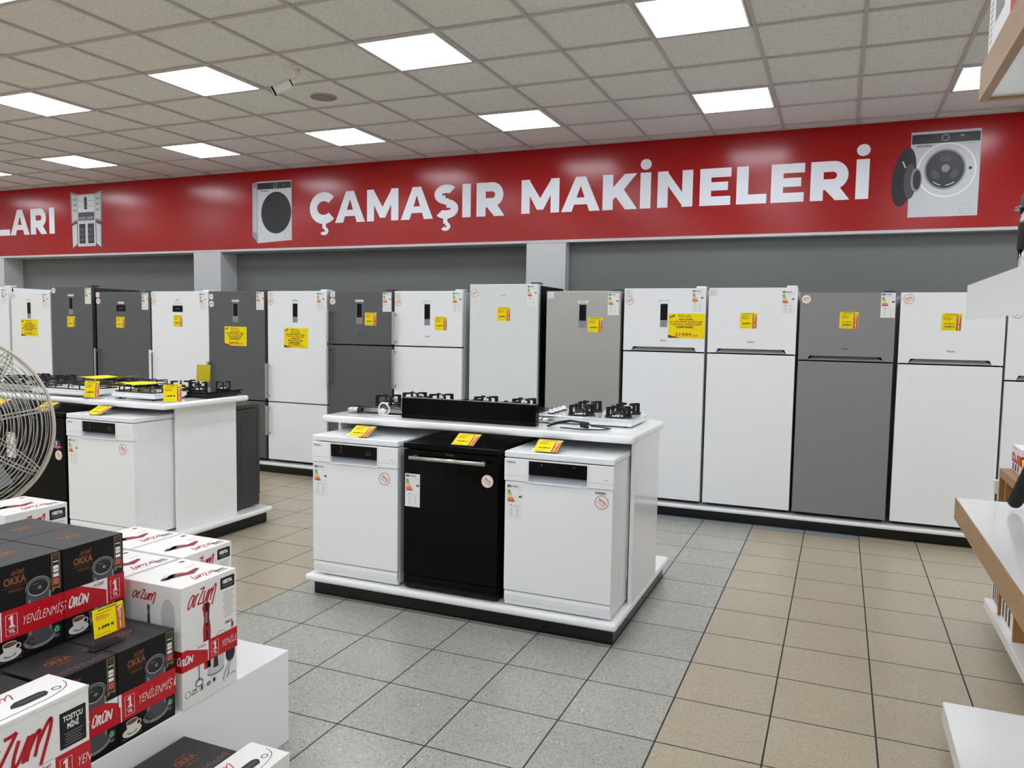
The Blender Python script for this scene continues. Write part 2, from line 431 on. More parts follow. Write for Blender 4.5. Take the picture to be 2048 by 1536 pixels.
for i, (x0, x1) in enumerate(((-11.5, -11.05), (-7.312, -6.858), (-2.584, -2.135), (2.55, 3.0))):
    w = MB(); w.box(x0, x1, 4.212, 4.334 if x0 > -3 else 4.509, 0, 2.508, PIL); struct('trim_%d' % (i+1), w)
w = MB(); w.box(ROOM[0], -2.3415, 4.208, 4.509, 2.509, 2.536, PIL); w.box(-2.341, ROOM[1], 4.208, 4.334, 2.509, 2.536, PIL); struct('trim_5', w)

# the red sign
SY = 4.21
sign = thing('fascia_sign', 'long glossy red sign board running along the wall above the refrigerators', 'sign', (-4, SY, 2.537))
def S(x, z): return (x+4, z-2.537)
mb = MB(); mb.box(ROOM[0]+4.005, ROOM[1]+3.995, 0, .12, 0, H-2.537+.0105, RED); mb.build('panel', sign)
def sd(mb): return front(mb, 0, 0, 0, base=.0012, step=.0008)
def sign_word(t, spans, zb, cap):
    # heavy geometric capitals, every letter between its own edges
    mb = MB(); d = sd(mb); T = .108; z = zb-2.537; h = cap; nl = [0]
    def L_(): nl[0] = (nl[0]+.11) % 1.6; return nl[0]
    for c, (xa, xb) in zip(t, spans):
        x = xa+4; w = xb-xa
        def arc(cx, cy, rx, ry, a0, a1, th): d.ring(cx, cy, rx, ry, th, LETTER, L_(), n=28, a0=math.radians(a0), a1=math.radians(a1))
        def P(*pts): d.poly([(x+a, z+b) for a, b in pts], LETTER, L_())
        def bar(a, b, c_, e): d.rect(x+a, z+b, x+c_, z+e, LETTER, L_())
        def ced(cx):
            bar(cx-.022, -.06, cx+.032, .005); arc(x+cx+.006, z-.092, .062, .05, -150, 95, .042)
        if c == 'A':
            k = T*1.07
            P((0, 0), (k, 0), (w/2+.0, h*.74), (w/2, h), (w/2-.055, h)); P((w, 0), (w-k, 0), (w/2, h*.74), (w/2, h), (w/2+.055, h)); bar(w*.2, h*.20, w*.8, h*.40)
        elif c == 'M':
            k = T*.9
            bar(0, 0, k, h); bar(w-k, 0, w, h); P((k*.9, h), (0, h), (w/2-.036, h*.1), (w/2+.036, h*.1), (w/2+.0, h*.44)); P((w-k*.9, h), (w/2, h*.44), (w/2-.036, h*.1), (w/2+.036, h*.1), (w, h))
        elif c in 'Iİ':
            bar(0, 0, w, h)
            if c == 'İ': d.ell(x+w/2, z+h+.082, .057, .054, LETTER, 0)
        elif c == 'N':
            bar(0, 0, T*.97, h); bar(w-T*.97, 0, w, h); P((0, h), (T*.86, h), (w, .0), (w-T*.86, .0))
        elif c == 'E':
            bar(0, 0, T*1.02, h); bar(0, 0, w, .088); bar(0, h-.088, w*1.01, h); bar(0, h/2-.036, w*.91, h/2+.046)
        elif c == 'L':
            bar(0, 0, T*1.02, h); bar(0, 0, w, .090)
        elif c == 'K':
            bar(0, 0, T*1.02, h); P((T*.9, h*.26), (T*.9, h*.60), (w-T*1.25, h), (w-.008, h), (w*.60, h*.55)); P((w*.36, h*.46), (w*.58, h*.60), (w, 0), (w-T*1.18, 0), (w*.34, h*.42))
        elif c == 'R':
            r = h*.365
            bar(0, 0, T*1.04, h); bar(0, h-.098, w*.96-r, h); bar(0, h-2*r, w*.96-r, h-2*r+.098)
            arc(x+w*.96-r-.002, z+h-r, r, r, -90, 90, .098); P((w*.34, h*.31), (w*.60, h*.36), (w*.72, h*.36), (w, 0), (w-T*1.14, 0))
        elif c == 'Ç':
            arc(x+.205, z+h/2, .205, h/2+.006, 43, 317, .108); ced(.205)
        elif c == 'Ş':
            r1 = h*.295
            arc(x+w/2+.002, z+h-r1+.006, w/2-.008, r1, 42, 262, .094); arc(x+w/2-.002, z+r1-.006, w/2-.004, r1, -140, 86, .094)
            P((w*.42, h*.41), (w*.62, h*.41), (w*.60, h*.60), (w*.40, h*.60)); ced(w*.46)
    return mb.build('lettering', sign, 'white bold capitals '+t)
sign_word('ÇAMAŞIR', [(-5.444, -5.073), (-5.073, -4.65), (-4.621, -4.193), (-4.16, -3.739), (-3.73, -3.411), (-3.367, -3.262), (-3.191, -2.851)], 2.816, .368)
sign_word('MAKİNELERİ', [(-2.652, -2.218), (-2.194, -1.769), (-1.741, -1.373), (-1.346, -1.237), (-1.168, -.816), (-.747, -.45), (-.395, -.114), (-.075, .222), (.278, .619), (.668, .778)], 2.826, .360)
sign_word('LARI', [(-11.279, -10.884), (-10.872, -10.457), (-10.431, -10.085), (-10.036, -9.926)], 2.838, .372)
# printed machines on the sign
def pic(name, fn, label):
    mb = MB(); d = sd(mb); fn(d); mb.build(name, sign, label)
G1, G2, G3 = M('print_light_grey', '#c6c9cb', .45), M('print_mid_grey', '#8d9194', .45), M('print_dark', '#26262a', .4)
def washer_a(d):
    x, z = S(-6.244, 2.604)
    d.poly([(x-.088, z+.095), (x, z), (x, z+.763), (x-.085, z+.75)], G2, 0)
    for k in range(4): d.poly([(x-.07+k*.016, z+.15-k*.01), (x-.06+k*.016, z+.15-k*.01), (x-.06+k*.016, z+.69), (x-.07+k*.016, z+.69)], G1, 1)
    d.poly([(x, z), (x+.528, z+.028), (x+.528, z+.76), (x, z+.763)], G1, 1)
    d.rect(x+.0, z+.665, x+.52, z+.745, G3, 2).ring(x+.28, z+.705, .026, .03, .005, G1, 3).rect(x+.05, z+.635, x+.17, z+.652, G2, 2)
    d.text('90', x+.40, z+.7, .02, G2, 3)
    d.ell(x+.288, z+.37, .232, .258, G3, 2).ell(x+.288, z+.37, .215, .24, MACHD, 3).ring(x+.46, z+.095, .045, .048, .003, G2, 2)
def washer_b(d):
    x, z = S(1.108, 2.643); w_, h_ = .546, .748
    d.rect(x, z, x+w_, z+h_, G1, 0).rect(x+.006, z+h_-.105, x+w_-.008, z+h_-.022, G3, 1)
    d.ring(x+.27, z+h_-.062, .028, .028, .004, G1, 2).text('58', x+.40, z+h_-.06, .018, G1, 2).rect(x+.045, z+h_-.135, x+.17, z+h_-.115, G2, 1)
    d.line(x+.44, x+.51, z+h_-.122, .005, G2)
    d.ring(x+.29, z+.405, .232, .238, .012, PAPER, 1)
    d.ell(x+.278, z+.412, .165, .178, G2, 1).ell(x+.278, z+.412, .150, .163, G3, 2)
    for a in range(3):
        t = PI/2+a*2*PI/3; cx, cy = x+.278+.085*math.cos(t), z+.412+.09*math.sin(t)
        d.ell(cx, cy, .045, .028, MACH, 3, rot=t+PI/2)
    d.ell(x+.283, z+.42, .033, .034, MACHL, 4)
    d.ring(x+.278, z+.412, .135, .145, .008, G1, 4, a0=-2.3, a1=-1.8, n=8).ring(x+.278, z+.412, .135, .145, .008, G1, 4, a0=-1.5, a1=-.95, n=8)
    d.rect(x+.462, z+.40, x+.486, z+.424, G3, 2).ring(x+.45, z+.06, .046, .046, .003, G2, 1)
    d.ell(x-.045, z+.36, .092, .262, G3, 3, rot=-.12).ell(x-.035, z+.36, .06, .2, MACHD, 4, rot=-.1).ell(x+.005, z+.32, .05, .155, MACH, 5).ell(x+.055, z+.33, .045, .105, MACHL, 6).ell(x+.06, z+.33, .032, .085, G3, 7)
    d.stroke([(x-.06, z+.5), (x-.035, z+.44)], .012, G1, 6)
def fridge_pic(d):
    x, z = S(-9.595, 2.60); w_ = .632; h_ = .806
    def q(*p): return [(x+a*w_, z+b*h_) for a, b in p]
    d.poly(q((.0, 1.0), (.22, .965), (.22, .5), (.03, .45)), G2, 0).poly(q((1, 1.0), (.78, .965), (.78, .5), (.97, .47)), G2, 0)
    d.poly(q((.05, .96), (.21, .93), (.21, .53), (.06, .49)), G1, 1).poly(q((.95, .96), (.79, .93), (.79, .53), (.94, .51)), G1, 1)
    d.poly(q((.03, .44), (.22, .49), (.22, .07), (.03, .0)), MACH, 0).poly(q((.97, .44), (.78, .49), (.78, .07), (.97, .0)), MACH, 0)
    d.poly(q((.05, .41), (.2, .45), (.2, .1), (.06, .03)), G1, 1).poly(q((.95, .41), (.8, .45), (.8, .1), (.94, .03)), G1, 1)
    d.poly(q((.22, .05), (.78, .05), (.78, .95), (.22, .95)), G1, 0)
    d.poly(q((.25, .53), (.75, .53), (.75, .92), (.25, .92)), M('print_pale', '#d8dcdf', .45), 1).poly(q((.44, .69), (.53, .69), (.53, .9), (.44, .9)), G3, 2)
    for b in (.83, .74): d.poly(q((.25, b), (.75, b), (.75, b+.006), (.25, b+.006)), G2, 3)
    d.poly(q((.25, .50), (.75, .50), (.75, .64), (.25, .64)), MACH, 2).poly(q((.28, .52), (.48, .52), (.48, .56), (.28, .56)), MACHL, 3).poly(q((.52, .52), (.72, .52), (.72, .56), (.52, .56)), MACHL, 3)
    for a in (.27, .54):
        d.poly(q((a, .1), (a+.19, .1), (a+.19, .44), (a, .44)), G3, 2)
        for b in (.14, .23, .31): d.poly(q((a+.02, b), (a+.17, b), (a+.17, b+.055), (a+.02, b+.055)), MACH, 3)
    for a in (.09, .81):
        for b in (.85, .76, .66): d.poly(q((a, b), (a+.1, b), (a+.1, b+.03), (a, b+.03)), G2, 2)
pic('printed_washing_machine', washer_a, 'printed picture of a white washing machine with dark closed door')
pic('printed_washing_machine', washer_b, 'printed picture of a white washing machine with its door open')
pic('printed_refrigerator', fridge_pic, 'printed picture of a four-door refrigerator standing open')

# ceiling lights
mbF = MB()
for a in ((0, .6, 0, .012), (0, .6, .588, .6), (0, .012, .012, .588), (.588, .6, .012, .588)): mbF.box(a[0], a[1], a[2], a[3], -.004, .010, M('light_frame', '#e8e8e6', .4))
mbL = MB(); mbL.box(.0125, .5875, .0125, .5875, -.002, .006, LAMP)
first = None
ORD = ['first', 'second', 'third', 'fourth', 'fifth', 'sixth', 'seventh', 'eighth']
seen = {0: (1, 'in the row by the red sign'), 1: (0, 'two rows out from the red sign'), 2: (-2, 'three rows out from the red sign')}
for j in range(6):
    for k in range(-6, 3):
        loc = (OX+(-1+3*k)*CM+.0194, OY+(-2-3*j)*CM+.0194, H+.0015)
        grp = 'square lit ceiling panels'
        if j in seen and 0 <= seen[j][0]-k < (8 if j < 2 else 1):
            lab = 'lit ceiling panel %s, %s from the oak shelf' % (seen[j][1], ORD[seen[j][0]-k])
        else: lab = 'lit square white ceiling panel over the aisles beyond the picture'
        if first is None:
            first = thing('ceiling_light', lab, 'ceiling light', loc, 0, grp); mbF.build('frame', first); mbL.build('diffuser', first, 'glowing white diffuser')
        else: dup(first, loc, lab, grp)

# ceiling speaker and camera
t = thing('ceiling_speaker', 'round grey loudspeaker set flush in a ceiling tile beside the camera', 'speaker', (-3.503, 1.85, H+.0115))
mb = MB(); mb.lathe([(.112, -.001), (.112, -.008), (.098, -.011), (.098, -.001)], (0, 0, 0), M('speaker_rim', '#aaa49c', .5), 32); mb.build('rim', t)
mb = MB(); mb.lathe([(.0975, -.002), (.0975, -.008), (.05, -.010), (.001, -.0105)], (0, 0, 0), SPK, 32); mb.build('grille', t)
t = thing('security_camera', 'cream bullet security camera hanging from the ceiling between light panels', 'camera', (-3.215, 1.139, H+.0115))
mb = MB(); mb.lathe([(.05, 0), (.05, -.012), (.035, -.02)], (0, 0, 0), CREAMP); mb.build('mount', t)
mb = MB(); mb.tube([(0, 0, -.018), (0, 0, -.06), (0, 0, -.085)], .016, CREAMP, 12); mb.lathe([(.012, .02), (.024, .008), (.026, -.005), (.018, -.02), (.004, -.026)], (0, 0, -.092), CREAMP); mb.build('arm', t)
ax = Vector((-.72, -.45, -.48)).normalized()
p0 = Vector((0, 0, -.092))
mb = MB(); mb.cyl(p0+ax*.02, p0+ax*.05, .022, CREAMP); mb.cyl(p0+ax*.05, p0+ax*.06, .024, BLACKM); mb.cyl(p0+ax*.06, p0+ax*.075, .024, CREAMP, .036); mb.cyl(p0+ax*.075, p0+ax*.19, .036, CREAMP); mb.build('housing', t)
mb = MB(); mb.cyl(p0+ax*.19, p0+ax*.205, .037, BLACKM); mb.cyl(p0+ax*.205, p0+ax*.215, .034, CREAMP, .036); mb.cyl(p0+ax*.2151, p0+ax*.217, .028, BLACK); mb.build('lens', t, 'black front ring and lens')

# ------------------------------------------------------------------ refrigerators
PB = .115
plat = thing('display_platform', 'long low white platform with black plinth under the row of refrigerators', 'platform', (-3.6, 2.88, 0))
mb = MB(); mb.box(-5.9, 6.3, .0, .95, .083, .1145, WHITE2, .012, 3); mb.build('top_board', plat, 'white board with rounded edge')
mb = MB(); mb.box(-5.88, 6.28, .045, .94, .001, .0828, PLINTH)
mb.build('plinth', plat, 'black plinth')

FY = 2.92
FGRP = 'refrigerators in the row along the wall'
def fridge(x0, x1, ztop, col, side, split, label, style='notch', disp=None, logo=None, en=None, ten=None, rnd=None, otag=None, poster=None, strip=False, doorm=None, handles=(), hinge=None, dy=0.0, logom=INK, rrot=.6):
    xc = (x0+x1)/2; w = x1-x0; h = ztop-PB
    r = thing('refrigerator', label, 'refrigerator', (xc, FY+dy, PB), 0, FGRP)
    L = lambda x: x-xc
    K = lambda z: z-PB
    mb = MB(); mb.box(-w/2+.004, w/2-.004, .072, .70-dy, .024, h-.012, side, .004, 1)
    mb.box(-w/2+.012, w/2-.012, .050, .0715, .03, h-.02, RUBBER); mb.box(-w/2+.02, w/2-.02, .09, .12, .004, .024, BLACKM)
    mb.build('cabinet', r)
    for sx in (-1, 1):
        mb = MB(); mb.cyl((sx*(w/2-.05), .13, 0), (sx*(w/2-.05), .13, .025), .018, BLACKM, n=12); mb.build('foot', r)
    dm = doorm or col
    spl = sorted(split, reverse=True)+[PB+.032]
    top = h
    for i, s_ in enumerate(spl):
        zb = K(s_)+(.006 if i < len(spl)-1 else 0)
        mb = MB()
        if style == 'notch' and i == 0 and len(spl) > 1:
            a, b = .10*w, .90*w
            pts = [(0, zb), (a, zb), (a+.016, zb+.034), (b-.016, zb+.034), (b, zb), (w, zb), (w, top), (0, top)]
            mb.prism([(px-w/2, pz) for px, pz in pts], (Vector((0, 0, 0)), X, Z, -Y), .05, dm)
            dr = mb.build('door', r)
            hb = MB(); n = 12
            vs = []
            for kx in range(n+1):
                u = kx/n; xx = -w/2+a+.002+(b-a-.004)*u; e = min(1, u*12, (1-u)*12)
                vs += [(xx, .006+.012*e, zb), (xx, .010+.030*e, zb+.033*min(1, e+.1))]
            hb.raw(vs, [(2*k_, 2*k_+2, 2*k_+3, 2*k_+1) for k_ in range(n)], STEEL, True)
            hb.build('handle', dr, 'brushed metal recessed handle')
        else:
            mb.box(-w/2, w/2, 0, .05, zb, top, dm, .005, 2); dr = mb.build('door', r)
        top = K(s_)-.006
        for (hz0, hz1, hm) in handles:
            if zb-.02 < K(hz0) and K(hz1) < zb+5 and (K(s_)-.02 < K(hz0) < (spl[i-1]-PB if i else 9)):
                hb = MB(); hb.box(-w/2+.0, -w/2+.026, -.052, -.034, K(hz0), K(hz1), hm, .004, 2)
                for zz in (K(hz0)+.015, K(hz1)-.035): hb.box(-w/2+.004, -w/2+.022, -.036, -.0005, zz, zz+.02, hm)
                hb.build('handle', dr, 'upright bar handle')
    hm = hinge or col
    mb = MB(); mb.box(w/2-.085, w/2-.006, .012, .12, h+.001, h+.016, hm, .005, 2); mb.build('hinge_cover', r)
    if disp:
        mb = MB()
        if disp[0] == 'v':
            _, cx, z0, z1 = disp; d = front(mb, L(cx), K(z0))
            hh = z1-z0; d.rrect(-.037, -.006, .037, hh+.006, .006, WHITEP if col in (WHITE,) else GRILL, 0)
            d.rect(-.031, hh*.3, .031, hh, DISP, 1).rect(-.031, 0, .031, hh*.3, GRILL, 1)
            for zz in (.06, .15, .24): d.ell(0, hh*zz, .003, .003, INK, 2, n=10)
        else:
            _, cx, z0, z1 = disp; d = front(mb, L(cx), K(z0)); hh = z1-z0
            d.rrect(-.084, -.006, .084, hh+.012, .004, WHITEP if col is WHITE else DGREY, 0).rect(-.075, 0, .075, hh, DISP, 1).line(-.03, .03, hh*.5, .004, GRILL, 2)
        mb.build('display', r, 'black display panel')
        if strip:
            mb = MB(); d = front(mb, L(cx)-.05, K(z1)+.016); d.sheet(.10, .022, PAPER).poly([(.006, .004), (.02, .004), (.013, .018)], GLINE, 1).text('DİKKAT ISINMA SÜRESİ', .06, .008, .007, GLINE, 1, 'c', 0, w=.07); mb.build('notice_strip', r, 'small white notice strip')
    if logo:
        mb = MB(); d = front(mb, L(logo[0])-.03, K(logo[1])-.006, base=.0004); p_logo(d, .06, .012, logom); mb.build('maker_lettering', r)
    if en:
        mb = MB(); d = front(mb, L(en[0])-.05, K(en[1])-.19); p_energy(d, .10, .19, 'EF'[int(en[0]*10) % 2], str(290+int(abs(en[0])*9))); mb.build('energy_label', r, 'white energy label with coloured bars')
    if ten:
        mb = MB(); d = front(mb, L(ten[0])-.03, K(ten[1])-.029); p_ten(d, .06, .058); mb.build('warranty_sticker', r, 'square ten year sticker')
    if rnd:
        mb = MB(); d = front(mb, L(rnd[0]), K(rnd[1])); p_round(d, .037, rrot); mb.build('guarantee_sticker', r, 'round cream sticker with red ring')
    if otag:
        mb = MB(); d = front(mb, L(otag[0])-.067, K(otag[1])-.064); a = random.uniform(-.03, .03)
        d.U = Vector((math.cos(a), 0, math.sin(a))); d.V = Vector((-math.sin(a), 0, math.cos(a)))
        p_outlet(d, .134, .128, 'REGAL BUZDOLABI', otag[2], otag[3] if len(otag) > 3 else None); mb.build('price_tag', r, 'small yellow price tag with orange strip')
    if poster:
        mb = MB(); d = front(mb, L(poster[0])-.152, K(poster[1])-.104, base=.002); a = poster[5] if len(poster) > 5 else -.01
        d.U = Vector((math.cos(a), 0, math.sin(a))); d.V = Vector((-math.sin(a), 0, math.cos(a)))
        p_poster(d, .304, .208, poster[2], poster[3], poster[4]); mb.build('price_poster', r, 'large yellow price poster')
    return r
T600 = [('600 LİTRE', INKR, .40), ('NO-FROST DİJİTAL PANEL', INK, .78), ('TAZE HAVA TEKNOLOJİSİ', INKR, .74), ('KOMBİ TİPİ', INK, .34), ('BEYAZ BUZDOLABI', INK, .6)]
T600G = [('600 LİTRE', INKR, .40), ('NO-FROST DİJİTAL PANEL', INK, .78), ('TAZE HAVA TEKNOLOJİSİ', INKR, .74), ('İNOX BUZDOLABI', INK, .56)]
T520 = [('520 LİTRE', INK, .38), ('A+ : NO-FROST BUZDOLABI', INKR, .90), ('TAZE HAVA TEKNOLOJİSİ', INKR, .86)]
T500 = [('500 LİTRE NOFROST', INK, .40), ('TAZE HAVA TEKNOLOJİSİ', INK, .7), ('NO-FROST BUZDOLABI', INK, .62), ('BEYAZ RENK BUZDOLABI', INK, .84)]
fridge(1.722, 2.42, 1.93, WHITE, WHITE, [1.27], 'white refrigerator at the end of the row, partly behind the far wooden shelving', rnd=(1.776, 1.762))
fridge(1.013, 1.706, 1.914, WHITE, WHITE, [1.372], 'white refrigerator tagged 19,999, its top corner hidden by the pale hanging shelf', en=(1.651, 1.91), rnd=(1.067, 1.863), otag=(1.358, 1.694, '19,999 ₺', '20.999 ₺'), logo=(1.364, 1.474), rrot=.35)
fridge(.294, .981, 1.914, GREY, DSIDE, [1.375], 'grey refrigerator with recessed metal handle tagged 20,999 between two white ones', en=(.926, 1.911), rnd=(.337, 1.861), otag=(.654, 1.699, '20,999 ₺', '21.999 ₺'), logo=(.637, 1.474), hinge=DSIDE, rrot=.3)
fridge(-.423, .272, 1.954, WHITE, WHITE, [1.413], 'white refrigerator with recessed handle and no display, tagged 20,999, touching the plain grey one', en=(.202, 1.931), ten=(-.386, 1.914), otag=(-.099, 1.685, '20,999 ₺'), logo=(-.077, 1.511))
fridge(-1.142, -.447, 1.952, WHITE, WHITE, [1.413], 'white refrigerator with black display and yellow poster priced 21999', disp=('v', -.795, 1.623, 1.82), strip=True, en=(-.514, 1.941), ten=(-1.103, 1.91), rnd=(-1.095, 1.846), poster=(-.602, 1.636, T520, '22999,00₺', '21999', -.005), logo=(-.795, 1.508))
fridge(-1.862, -1.172, 1.93, STEEL, DSIDE, [.76], 'stainless steel refrigerator standing next to the tall white glass one', style='plain', disp=('v', -1.518, 1.608, 1.808), strip=True, en=(-1.24, 1.911), ten=(-1.822, 1.893), otag=(-1.402, 1.635, '25,999 ₺'), logo=(-1.522, 1.838), hinge=DSIDE)
fridge(-2.632, -1.94, 1.996, WGLASS, BLACKM, [], 'tall refrigerator with one glossy white glass door and black sides', style='plain', en=(-2.005, 1.985), rnd=(-2.58, 1.912), otag=(-2.284, 1.721, '22,999 ₺'), logo=(-2.287, 1.894), logom=GLINE, hinge=DSIDE)
fridge(-3.455, -2.71, 1.934, WHITE, WHITE, [1.397], 'white two-door bar-handled refrigerator tagged 31,999 between dark grey and white glass ones', style='bar', disp=('v', -3.087, 1.604, 1.808), strip=True, en=(-2.767, 1.924), ten=(-3.418, 1.896), rnd=(-3.413, 1.827), otag=(-2.941, 1.625, '31,999 ₺'), logo=(-3.084, 1.497), handles=((1.411, 1.732, BAR), (.977, 1.363, BAR)))
fridge(-4.226, -3.48, 1.938, DGREY, DSIDE, [1.395], 'dark grey two-door refrigerator with two bar handles, tagged 32,999', style='bar', disp=('v', -3.862, 1.612, 1.812), strip=True, en=(-3.539, 1.922), ten=(-4.184, 1.905), rnd=(-4.184, 1.834), otag=(-3.731, 1.66, '32,999 ₺'), logo=(-3.86, 1.50), handles=((1.42, 1.737, BAR), (.971, 1.37, BAR)), hinge=DSIDE)
fridge(-5.012, -4.258, 1.938, WHITE, WHITE, [.764], 'white refrigerator with long upper door and yellow poster priced 32,999', style='bar', disp=('v', -4.653, 1.612, 1.809), strip=True, en=(-4.331, 1.923), ten=(-4.968, 1.905), rnd=(-4.968, 1.828), poster=(-4.646, 1.454, T600, '34,999', '32,999', -.02), logo=(-4.654, 1.845), handles=((.803, 1.175, BAR), (.408, .723, BAR)), hinge=WHITE)
fridge(-5.815, -5.05, 1.938, DGREY, DSIDE, [.764], 'dark grey refrigerator with yellow poster priced 34999', style='bar', disp=('v', -5.446, 1.613, 1.808), strip=True, en=(-5.112, 1.93), ten=(-5.786, 1.879), rnd=(-5.78, 1.80), poster=(-5.447, 1.454, T600G, '36999,00', '34999', -.005), handles=((.803, 1.169, BAR), (.408, .723, BAR)), hinge=DSIDE, rrot=.05)
fridge(-6.668, -5.825, 1.939, WHITE, WHITE, [.764], 'white refrigerator with wide black display standing before the pilaster', style='bar', disp=('h', -6.272, 1.708, 1.78), strip=True, en=(-5.904, 1.919), ten=(-6.643, 1.898), rnd=(-6.632, 1.827), otag=(-6.273, 1.609, '35,999 ₺'), logo=(-6.273, 1.843), handles=((.87, 1.276, WHITEP),))
fridge(-7.545, -6.69, 1.932, DGREY, DSIDE, [.764], 'dark grey refrigerator with wide black display, lower than its dark grey neighbour', style='bar', disp=('h', -7.145, 1.709, 1.782), strip=True, en=(-6.766, 1.92), ten=(-7.52, 1.90), rnd=(-7.513, 1.826), otag=(-7.16, 1.584, '34,999 ₺'), handles=((.87, 1.27, BAR),), hinge=DSIDE)
fridge(-8.312, -7.62, 1.999, DGREY, DSIDE, [], 'tall dark grey refrigerator with narrow upright display', style='plain', disp=('v', -7.974, 1.672, 1.869), strip=True, en=(-7.683, 1.983), rnd=(-8.271, 1.954), otag=(-7.975, 1.579, '31,999 ₺'), hinge=DSIDE)
fridge(-9.045, -8.335, 1.937, WHITE, WHITE, [.764], 'white refrigerator with yellow poster priced 23999', style='plain', disp=('v', -8.716, 1.611, 1.807), en=(-8.422, 1.918), rnd=(-8.999, 1.886), poster=(-8.716, 1.496, T500, '26499,00₺', '23999', -.005), logo=(-8.716, 1.838))
fridge(-9.78, -9.09, 2.003, WHITE, WHITE, [], 'tall white refrigerator at the far end of the row beside the one priced 23999', style='plain', en=(-9.166, 1.975))

# ------------------------------------------------------------------ display islands
def island(x0, x1, ybk, label, panels, mid):
    r = thing('display_island', label, 'display stand', ((x0+x1)/2, 0, 0))
    xc = (x0+x1)/2; a, b = x0-xc, x1-xc
    mb = MB(); mb.box(a, b, -.02, ybk, .083, .125, WHITE2, .018, 4); mb.build('base_board', r, 'white base board with rounded edge')
    mb = MB(); mb.box(a+.04, b-.028, .028, ybk-.05, .001, .0828, PLINTH)
    mb.build('plinth', r, 'black tiled plinth')
    return r, xc
def bullnose(mb, a, b, y0, y1, z0, z1, m):
    mb.box(a, b, y0, y1, z0, z1, m, (z1-z0)*.42, 4)
isl, xc = island(-2.275, -.372, 1.29, 'white display island carrying two white dishwashers and a black one', 0, 0)
mb = MB(); bullnose(mb, -2.285-xc, -.352-xc, .16, .955, 1.013, 1.055, WHITE2); mb.build('worktop', isl, 'white worktop with rounded edge')
for px0, px1 in ((-.397, -.375), (-2.262, -2.242)):
    mb = MB(); mb.box(px0-xc, px1-xc, .305, .90, .1255, 1.0125, WHITE2, .002, 1); mb.build('side_panel', isl)
mb = MB(); mb.box(-2.2415-xc, -.3975-xc, .64, .66, .1255, 1.0125, WHITE2); mb.build('back_panel', isl)
isl2, xc2 = island(-6.4, -3.588, 1.285, 'white display island behind the wire fan with gas hobs on its worktop', 0, 0)
mb = MB(); bullnose(mb, -6.42-xc2, -3.56-xc2, .16, .985, 1.008, 1.05, WHITE2); mb.build('worktop', isl2, 'white worktop with rounded edge')
mb = MB(); mb.box(-3.686-xc2, -3.664-xc2, .367, .955, .1255, 1.0075, WHITE2, .002, 1); mb.build('side_panel', isl2)
mb = MB(); mb.box(-6.3-xc2, -3.70-xc2, .645, .655, .1255, 1.0075, WHITE2); mb.build('back_panel', isl2)

